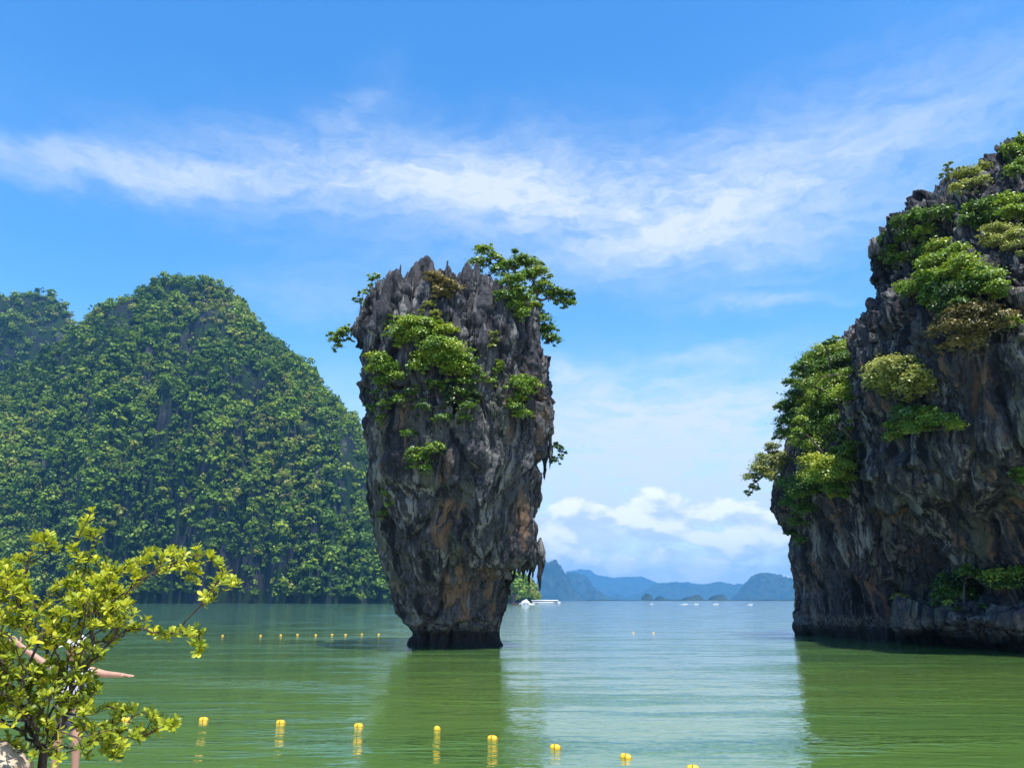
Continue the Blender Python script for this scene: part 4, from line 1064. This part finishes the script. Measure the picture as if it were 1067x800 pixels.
sg = [(root, root * 0.5 + fork * 0.5 + np.array([0.02, 0, 0]), 0.034, 0.029), (root * 0.5 + fork * 0.5 + np.array([0.02, 0, 0]), fork, 0.029, 0.025)] + sg
shrub = empty('shrub', root, 'leafy yellow green shrub in the lower left corner, partly hiding the person', 'shrub')
tv, tf = tubes(sg, 6); link('branches', mesh_np('branches', tv - root, tf, plain('shrub_bark', (0.075, 0.06, 0.05), 0.9, 0.1, 0.4, 30.0, 0.3)), shrub)


def blade(base, dirv, up, L, Wd, curl):
    """obovate leaf: 5 cross sections, folded along the midrib"""
    dirv = dirv / np.linalg.norm(dirv); side = np.cross(dirv, up); side /= max(np.linalg.norm(side), 1e-6); n = np.cross(side, dirv)
    vs = []
    for s, w in ((0, .06), (.3, .5), (.6, .95), (.82, .92), (1.0, .25)):
        c = base + dirv * L * s + n * (-curl * L * s * s)
        vs += [c - side * Wd / 2 * w + n * Wd * 0.14 * w, c, c + side * Wd / 2 * w + n * Wd * 0.14 * w]
    return vs


BF = [(3 * i + j, 3 * i + j + 1, 3 * i + j + 4, 3 * i + j + 3) for i in range(4) for j in range(2)]
LV, LF, LT = [], [], []
ends = [(q1, q1 - q0, True) for q0, q1, r0, r1 in sg if r1 < 0.0045]
tipset = {tuple(np.round(x, 4)) for x in tips}
for p1, dv, _ in ends:
    is_tip = tuple(np.round(p1, 4)) in tipset
    ax = dv / max(np.linalg.norm(dv), 1e-6) * 0.55 + np.array([0, 0, 0.75]) + rng.normal(size=3) * 0.22; ax /= np.linalg.norm(ax)
    nl = rng.integers(7, 12) if is_tip else rng.integers(1, 5)
    a0 = rng.uniform(0, 6.28); e1 = np.cross(ax, (1, 0, 0.3)); e1 /= np.linalg.norm(e1); e2 = np.cross(ax, e1)
    tclus = rng.normal(0.58, 0.15) - 0.30 * float(sstep(2.75, 1.95, p1[2])) * rng.random()  # lower clusters tinted darker: the shrub's inner shade put into leaf colour
    for q in range(nl):
        a = a0 + q * 2.4 + rng.normal(0, .25); el = rng.uniform(0.25, 1.05) if q < nl * 0.65 else rng.uniform(0.9, 1.35)
        dr = (math.cos(a) * e1 + math.sin(a) * e2) * math.cos(el) + ax * math.sin(el)
        L = rng.uniform(0.030, 0.063) * (0.8 if el > 1.1 else 1)
        vs = blade(p1 - ax * rng.uniform(0, 0.022), dr, ax, L, L * rng.uniform(0.38, 0.52), rng.uniform(-0.05, 0.30))
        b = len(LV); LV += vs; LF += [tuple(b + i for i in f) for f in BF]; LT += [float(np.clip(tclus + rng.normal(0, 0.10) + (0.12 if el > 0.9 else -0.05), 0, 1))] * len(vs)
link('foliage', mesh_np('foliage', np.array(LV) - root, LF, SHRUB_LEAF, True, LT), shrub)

# ------------------------------------------------------------------ buoys
YEL = plain('buoy_yellow', (0.80, 0.46, 0.02), 0.4, 0.4, 0.12, 20.0)
SEAM = plain('buoy_seam', (0.30, 0.12, 0.02), 0.6, 0.3, 0.2, 20.0)


def lathe_x(prof, n=20):
    v = np.array([[(x, r * math.cos(i * 2 * math.pi / n), r * math.sin(i * 2 * math.pi / n)) for i in range(n)] for x, r in prof]).reshape(-1, 3)
    return v, grid_faces(n, len(prof), True)[:, ::-1]


bp = [(-.125, .001), (-.122, .03), (-.112, .055), (-.09, .072), (-.06, .082), (-.02, .086), (.02, .086), (.06, .082), (.09, .072), (.112, .055), (.122, .03), (.125, .001)]
me_body = mesh_np('float_body', *lathe_x(bp), YEL)
ring = [(-.012, .086), (-.012, .094), (.012, .094), (.012, .086)]
me_band = mesh_np('seam_band', *lathe_x(ring), SEAM)
lug = [(.118, .02), (.118, .028), (.15, .026), (.155, .012), (.158, .001)]
me_lug = mesh_np('rope_lug', *lathe_x(lug, 12), SEAM)


def buoy(px, py, label, group, yaw, tilt=0.0, s=1.0):
    d = wave_d(py); q = P(px, py, d)
    e = empty('buoy', (q.x, d, 0.035 * s), label, 'buoy', group); e.rotation_euler = (0, tilt, yaw); e.scale = (s, s, s); e.location.z = .004 * s
    for n_, me in (('float_body', me_body), ('seam_band', me_band), ('rope_lug', me_lug)): link(n_, me, e)
    return e


NB = 'yellow buoys of the near line'
for px, py, yaw, tilt, lab in ((131, 750, .1, 0, 'yellow buoy half hidden by the right twigs of the leafy shrub'), (212, 750, .15, 0, 'yellow buoy in open green water, first clear of the leafy shrub'),
                              (292.3, 753, -.1, 0, 'yellow buoy second to the right of the leafy shrub, midway to the pillar reflection'), (373.5, 756.5, -.15, 0, 'yellow buoy at the left edge of the pillar reflection'),
                              (455.7, 760, 1.3, .5, 'upright tilted yellow buoy inside the green pillar reflection'), (513, 769.5, -.3, 0, 'flat lying yellow buoy inside the green pillar reflection near its right edge'),
                              (578.5, 779, -.3, 0, 'yellow buoy on pale water just right of the pillar reflection'), (652, 789, -.35, .1, 'yellow buoy on pale blue water, nearest whole one'), (722, 801, -.3, 0, 'yellow buoy cut by the bottom edge of the photo')):
    buoy(px, py, lab, NB, yaw, tilt, 0.76)
FB = 'tiny far buoys strung left of the pillar'
for i, (px, py) in enumerate(((232, 662), (271.6, 662), (292.6, 661.5), (310, 661), (329, 661.4), (346, 661), (360, 661), (377, 660.6), (394.6, 660.6), (31.5, 664))):
    buoy(px, py, 'tiny pale yellow buoy seen through the leaves of the shrub' if i == 9 else 'tiny yellow buoy in the far row left of the rock pillar', FB, random.uniform(-.4, .4), 0, 0.68)
for px, py in ((660, 658.8), (681, 659)):
    buoy(px, py, 'tiny dark orange buoy on pale water right of the rock pillar', 'tiny far buoys right of the pillar', .2, 0, 0.62)

# ------------------------------------------------------------------ boats
WHITE = plain('boat_white', (0.80, 0.80, 0.80), 0.4, 0.4, 0.05)
NAVY = plain('boat_navy', (0.03, 0.05, 0.12), 0.5, 0.3, 0.1)
DARKWOOD = plain('boat_wood', (0.10, 0.06, 0.04), 0.7, 0.2, 0.3)
FOAM = plain('foam_white', (0.88, 0.90, 0.92), 0.9, 0.1, 0.04, 3.0)
GLASS = plain('boat_glass', (0.03, 0.04, 0.06), 0.1, 0.6, 0.05)


def hull_mesh(name, L, B, Hh, mt, sheer=0.4, bow=1.0):
    n, mm = 24, 9; vs = []
    for i in range(n):
        f = i / (n - 1); x = (f - 0.5) * L
        w = B / 2 * (1 - max(0, (f - 0.55) / 0.45) ** 2.2) * (0.85 + 0.15 * min(1, f * 4)) + 0.01
        top = Hh * (1 + sheer * max(0, (f - 0.4) / 0.6) ** 2 * bow)
        for j in range(mm):
            a = math.pi * j / (mm - 1); vs.append((x + 0.06 * L * max(0, f - .8) * math.sin(a / 2), -w * math.cos(a), top - (top + 0.25) * math.sin(a) ** 0.7))
    f = grid_faces(mm, n)
    v = np.array(vs)
    deck = [[i * mm, (i + 1) * mm, (i + 1) * mm + mm - 1, i * mm + mm - 1] for i in range(n - 1)]
    end = [[0, 2, 6, 8], [(n - 1) * mm + 8, (n - 1) * mm + 6, (n - 1) * mm + 2, (n - 1) * mm]]
    return mesh_np(name, v, np.concatenate([f, np.array(deck), np.array(end)]), mt, False)


def box_mesh(name, sx, sy, sz, mt, loc=(0, 0, 0), taper=0.9):
    v = [(x * sx / 2 * (taper if z else 1) + loc[0], y * sy / 2 * (taper if z else 1) + loc[1], z * sz + loc[2]) for z in (0, 1) for y in (-1, 1) for x in (-1, 1)]
    return mesh_np(name, np.array(v), [(0, 2, 3, 1), (4, 5, 7, 6), (0, 1, 5, 4), (2, 6, 7, 3), (0, 4, 6, 2), (1, 3, 7, 5)], mt, False)


me_hull = hull_mesh('hull', 8.0, 2.4, 0.9, WHITE); me_roof = box_mesh('canopy', 4.0, 2.2, 0.14, WHITE, (-.6, 0, 2.05))
me_ws = box_mesh('windscreen', 0.5, 1.9, 0.7, GLASS, (1.6, 0, .9), .8)
pv, pf_ = tubes([(np.array([x, y, .8]), np.array([x, y, 2.1]), .05, .05) for x in (-2.2, 1.0) for y in (-.9, .9)], 6)
me_post = mesh_np('canopy_frame', pv, pf_, WHITE)
for px, py, yaw, lab in ((679, 629.2, .3, 'tiny white speedboat far off below the pointed dark islet'), (714, 629.4, .05, 'tiny white speedboat trailing a long white wake, far off'), (725.5, 629.6, .1, 'tiny white speedboat just ahead of the one with the long wake'),
                         (746, 629.7, 2.8, 'tiny white speedboat below the rightmost dark islet'), (782, 630, .2, 'tiny white speedboat closest to the right cliff')):
    d = wave_d(py); q = P(px, py, d)
    e = empty('speedboat', (q.x, d, 0.0), lab, 'speedboat', 'small white boats far out on the bay'); e.rotation_euler = (0, 0, yaw); s = random.uniform(.30, .42); e.scale = (s, s, s)
    for n_, me in (('hull', me_hull), ('canopy', me_roof), ('windscreen', me_ws), ('canopy_frame', me_post)): link(n_, me, e)


def foam(px0, px1, py, h, depth, label, seed, n=60):
    """spray of many small lumps"""
    rng = np.random.default_rng(seed); d = wave_d(py); V, F, b = [], [], 0
    ico = np.array([(1, 0, 0), (-1, 0, 0), (0, 1, 0), (0, -1, 0), (0, 0, 1), (0, 0, -1)], float)
    fi = np.array([(0, 2, 4), (2, 1, 4), (1, 3, 4), (3, 0, 4), (2, 0, 5), (1, 2, 5), (3, 1, 5), (0, 3, 5)])
    c0 = P((px0 + px1) / 2, py, d)
    for i in range(n):
        f = rng.random(); px = px0 + (px1 - px0) * f
        pk = math.exp(-((f - 0.4) / 0.25) ** 2); z = max(0, h * pk * rng.random() ** 1.3)
        r = (0.10 + 0.16 * rng.random()) * max(h, .5) * (0.6 + pk)
        q = ico * (1 + rng.normal(0, .2, (6, 1))) * r * np.array([1.3, 1, .8]) + np.array([P(px, py, d).x, d + rng.normal(0, depth), z + .02])
        V.append(q); F.append(fi + b); b += 6
    o = link('wake_foam', mesh_np('wake_foam', np.concatenate(V) - np.array((c0.x, d, 0)), np.concatenate(F), FOAM), None, (c0.x, d, 0)); tag(o, label, 'wake', kind='stuff')


foam(541, 557, 629.6, 2.6, 1.0, 'white burst of spray behind the longtail boat by the pillar', 1, 150)
foam(706, 722, 629.7, 0.35, .6, 'thin white wake streak behind the far speedboat', 2, 60)
d = wave_d(630); q = P(538.5, 630, d)
e = empty('longtail_boat', (q.x, d, 0), 'small dark longtail boat throwing white spray right of the pillar foot', 'boat'); e.rotation_euler = (0, 0, 2.95)
link('hull', hull_mesh('hull', 5.2, 1.3, .55, DARKWOOD, 1.2, 1.2), e); link('awning', box_mesh('awning', 1.8, 1.1, .1, NAVY, (-.3, 0, 1.4)), e)
pv, pf_ = tubes([(np.array([x, y, .4]), np.array([x, y, 1.42]), .04, .04) for x in (-1.0, .4) for y in (-.45, .45)], 6); link('awning_frame', mesh_np('awning_frame', pv, pf_, DARKWOOD), e)
d = wave_d(628.3); q = P(569, 628.3, d)
e = empty('tour_boat', (q.x, d, 0), 'long low white tour boat with dark side, right of the pillar foot', 'boat'); e.rotation_euler = (0, 0, .04)
link('hull', hull_mesh('hull', 24, 4.5, 1.0, WHITE, .3), e); link('cabin', box_mesh('cabin', 20, 3.6, .9, NAVY, (-.8, 0, 1.0), .99), e); link('roof', box_mesh('roof', 23, 4.4, .75, WHITE, (-1.0, 0, 1.9), .97), e)

# ------------------------------------------------------------------ the person behind the shrub
DPN = 9.0
SKIN = plain('skin', (0.46, 0.26, 0.18), 0.55, 0.3, 0.06, 10.0)
SHIRT = plain('shirt_cloth', (0.62, 0.62, 0.64), 0.9, 0.1, 0.1, 25.0, 0.3)
SHORTS = plain('shorts_cloth', (0.10, 0.11, 0.14), 0.9, 0.1, 0.15, 25.0, 0.3)
HAT = plain('hat_cloth', (0.72, 0.70, 0.70), 0.9, 0.1, 0.12, 25.0, 0.4)
HAIR = plain('hair', (0.03, 0.02, 0.015), 0.6, 0.3, 0.3, 30.0)
EYEM = plain('eye_dark', (0.02, 0.015, 0.01), 0.2, 0.5, 0.05)
feet = P(70, 806, DPN); PO = Vector((feet.x, DPN, shore_z(DPN)))
person = empty('person', PO, 'person with arms spread wide in white top and white sun hat, behind the leafy shrub', 'person')


def skin_obj(name, pts, edges, radii, mt, parent, root=0, sub=2):
    me = bpy.data.meshes.new(name); me.from_pydata([tuple(Vector(p) - PO) for p in pts], edges, [])
    o = link(name, me, parent)
    o.modifiers.new('skin', 'SKIN'); sk = me.skin_vertices[0].data if me.skin_vertices else None
    if sk is None:
        bpy.context.view_layer.update(); 
    for i, r in enumerate(radii):
        rr = r if isinstance(r, tuple) else (r, r); me.skin_vertices[0].data[i].radius = rr
        me.skin_vertices[0].data[i].use_root = (i == root)
    o.modifiers['skin'].use_smooth_shade = True
    sm = o.modifiers.new('sub', 'SUBSURF'); sm.levels = sub; sm.render_levels = sub
    me.materials.append(mt); return o


def Q(px, py, off=0.0):
    return P(px, py, DPN + off)


JN = dict(pelvis=Q(71, 740), waist=Q(74, 725), chest=Q(77, 706), neck=Q(78, 692), head0=Q(78.5, 687), head1=Q(79, 679), head2=Q(79, 671),
          sl=Q(64, 697), sr=Q(91, 698), el=Q(45, 690), wl=Q(22, 673, -.03), er=Q(109, 702), wr=Q(126, 703, -.05),
          hl=Q(63, 745), hr=Q(79, 745), kl=Q(60, 772, -.03), kr=Q(79.5, 772, -.03), al=Q(58, 797, .0), ar=Q(80, 797, .0))
JN['fl'] = Vector((JN['al'].x, DPN - .16, PO.z + .03)); JN['fr'] = Vector((JN['ar'].x, DPN - .16, PO.z + .03))
JN['al'].z = JN['ar'].z = PO.z + .08
nm = list(JN); ix = {n_: i for i, n_ in enumerate(nm)}
rad = dict(pelvis=(.135, .10), waist=(.11, .085), chest=(.135, .095), neck=.05, head0=.058, head1=.086, head2=.085, sl=.055, sr=.055, el=.038, wl=.026, er=.038, wr=.026, hl=.078, hr=.078, kl=.047, kr=.047, al=.032, ar=.032, fl=.032, fr=.032)
ed = [('pelvis', 'waist'), ('waist', 'chest'), ('chest', 'neck'), ('neck', 'head0'), ('head0', 'head1'), ('head1', 'head2'), ('chest', 'sl'), ('chest', 'sr'), ('sl', 'el'), ('el', 'wl'), ('sr', 'er'), ('er', 'wr'), ('pelvis', 'hl'), ('pelvis', 'hr'), ('hl', 'kl'), ('hr', 'kr'), ('kl', 'al'), ('kr', 'ar'), ('al', 'fl'), ('ar', 'fr')]
pts = [JN[n_] for n_ in nm]; edges = [(ix[a], ix[b]) for a, b in ed]; rads = [rad[n_] for n_ in nm]


def add_hand(wrist, dirv, thumb_up):
    """palm, five fingers and thumb as chains of the same body surface"""
    global pts, edges, rads
    dirv = dirv.normalized(); side = Vector((0, 0, 1)) if thumb_up else Vector((0, -1, 0)); side = (side - dirv * side.dot(dirv)).normalized()
    w = ix[wrist]; palm = pts[w] + dirv * .05; pts.append(palm); rads.append((.030, .018)); pi = len(pts) - 1; edges.append((w, pi))
    for k_, (o_, l_) in enumerate(((-.030, .060), (-.010, .074), (.010, .078), (.030, .068))):
        b0 = palm + dirv * .035 + side * o_ * .9; m0 = b0 + dirv * l_ * .5 + side * o_ * .25; t0 = m0 + dirv * l_ * .5 + Vector((0, -.01, -.008))
        i0 = len(pts); pts += [b0, m0, t0]; rads += [.010, .0085, .007]; edges += [(pi, i0), (i0, i0 + 1), (i0 + 1, i0 + 2)]
    b0 = palm + side * .042 - dirv * .01; t0 = b0 + side * .03 + dirv * .035
    i0 = len(pts); pts += [b0, t0]; rads += [.011, .008]; edges += [(pi, i0), (i0, i0 + 1)]


add_hand('wl', JN['wl'] - JN['el'], True); add_hand('wr', JN['wr'] - JN['er'], False)
# nose and ears grow from the head
for q_, r_ in ((JN['head1'] + Vector((0, -.105, .0)), .014), (JN['head1'] + Vector((-.088, .01, .0)), .018), (JN['head1'] + Vector((.088, .01, .0)), .018)):
    pts.append(q_); rads.append(r_); edges.append((ix['head1'], len(pts) - 1))
skin_obj('body', pts, edges, rads, SKIN, person, 0)
skin_obj('top', [Q(72, 737), JN['waist'], JN['chest'], Q(78, 696), JN['sl'], JN['sr'], Q(52, 693.5), Q(101, 700.5)], [(0, 1), (1, 2), (2, 3), (2, 4), (2, 5), (4, 6), (5, 7)], [(.155, .12), (.13, .105), (.155, .115), (.085, .075), .075, .075, .062, .062], SHIRT, person, 2)
skin_obj('shorts', [Q(71, 734), JN['pelvis'], JN['hl'], JN['hr'], Q(61, 764, -.02), Q(79.3, 764, -.02)], [(0, 1), (1, 2), (1, 3), (2, 4), (3, 5)], [(.14, .11), (.155, .12), .103, .103, .088, .088], SHORTS, person, 1)


def ellipsoid(name, c, r, mt, parent, zmin=-1.0, n=24):
    ph = np.linspace(math.asin(zmin) if zmin > -1 else -1.57, 1.57, n // 2 + 1); th = np.linspace(0, 2 * np.pi, n, endpoint=False)
    v = np.stack([np.cos(ph)[:, None] * np.cos(th) * r[0], np.cos(ph)[:, None] * np.sin(th) * r[1], np.sin(ph)[:, None] * np.ones(n) * r[2]], -1).reshape(-1, 3) + np.array(c - PO)
    return link(name, mesh_np(name, v, grid_faces(n, len(ph), True), mt), parent)


hc = Q(79, 675)
ellipsoid('hair', hc + Vector((0, .028, -.01)), (.098, .088, .115), HAIR, person, -.9)
hat = ellipsoid('sun_hat', hc + Vector((0, .01, .045)), (.112, .112, .10), HAT, person, -.1)
br_ = [(math.cos(a) * r_, math.sin(a) * r_, -.012 - .16 * (r_ - .11) + .008 * math.sin(3 * a)) for r_ in (.108, .14, .17, .185) for a in np.linspace(0, 2 * np.pi, 28, endpoint=False)]
link('brim', mesh_np('brim', np.array(br_) + np.array(hc + Vector((0, .01, .045)) - PO), grid_faces(28, 4, True), HAT), hat)
for sx in (-.033, .033): ellipsoid('eye', JN['head1'] + Vector((sx, -.082, .022)), (.014, .010, .009), EYEM, person, -1, 12)
ellipsoid('mouth', JN['head1'] + Vector((0, -.082, -.042)), (.024, .010, .006), plain('lip', (0.42, 0.14, 0.12), .5, .3, .05), person, -1, 12)
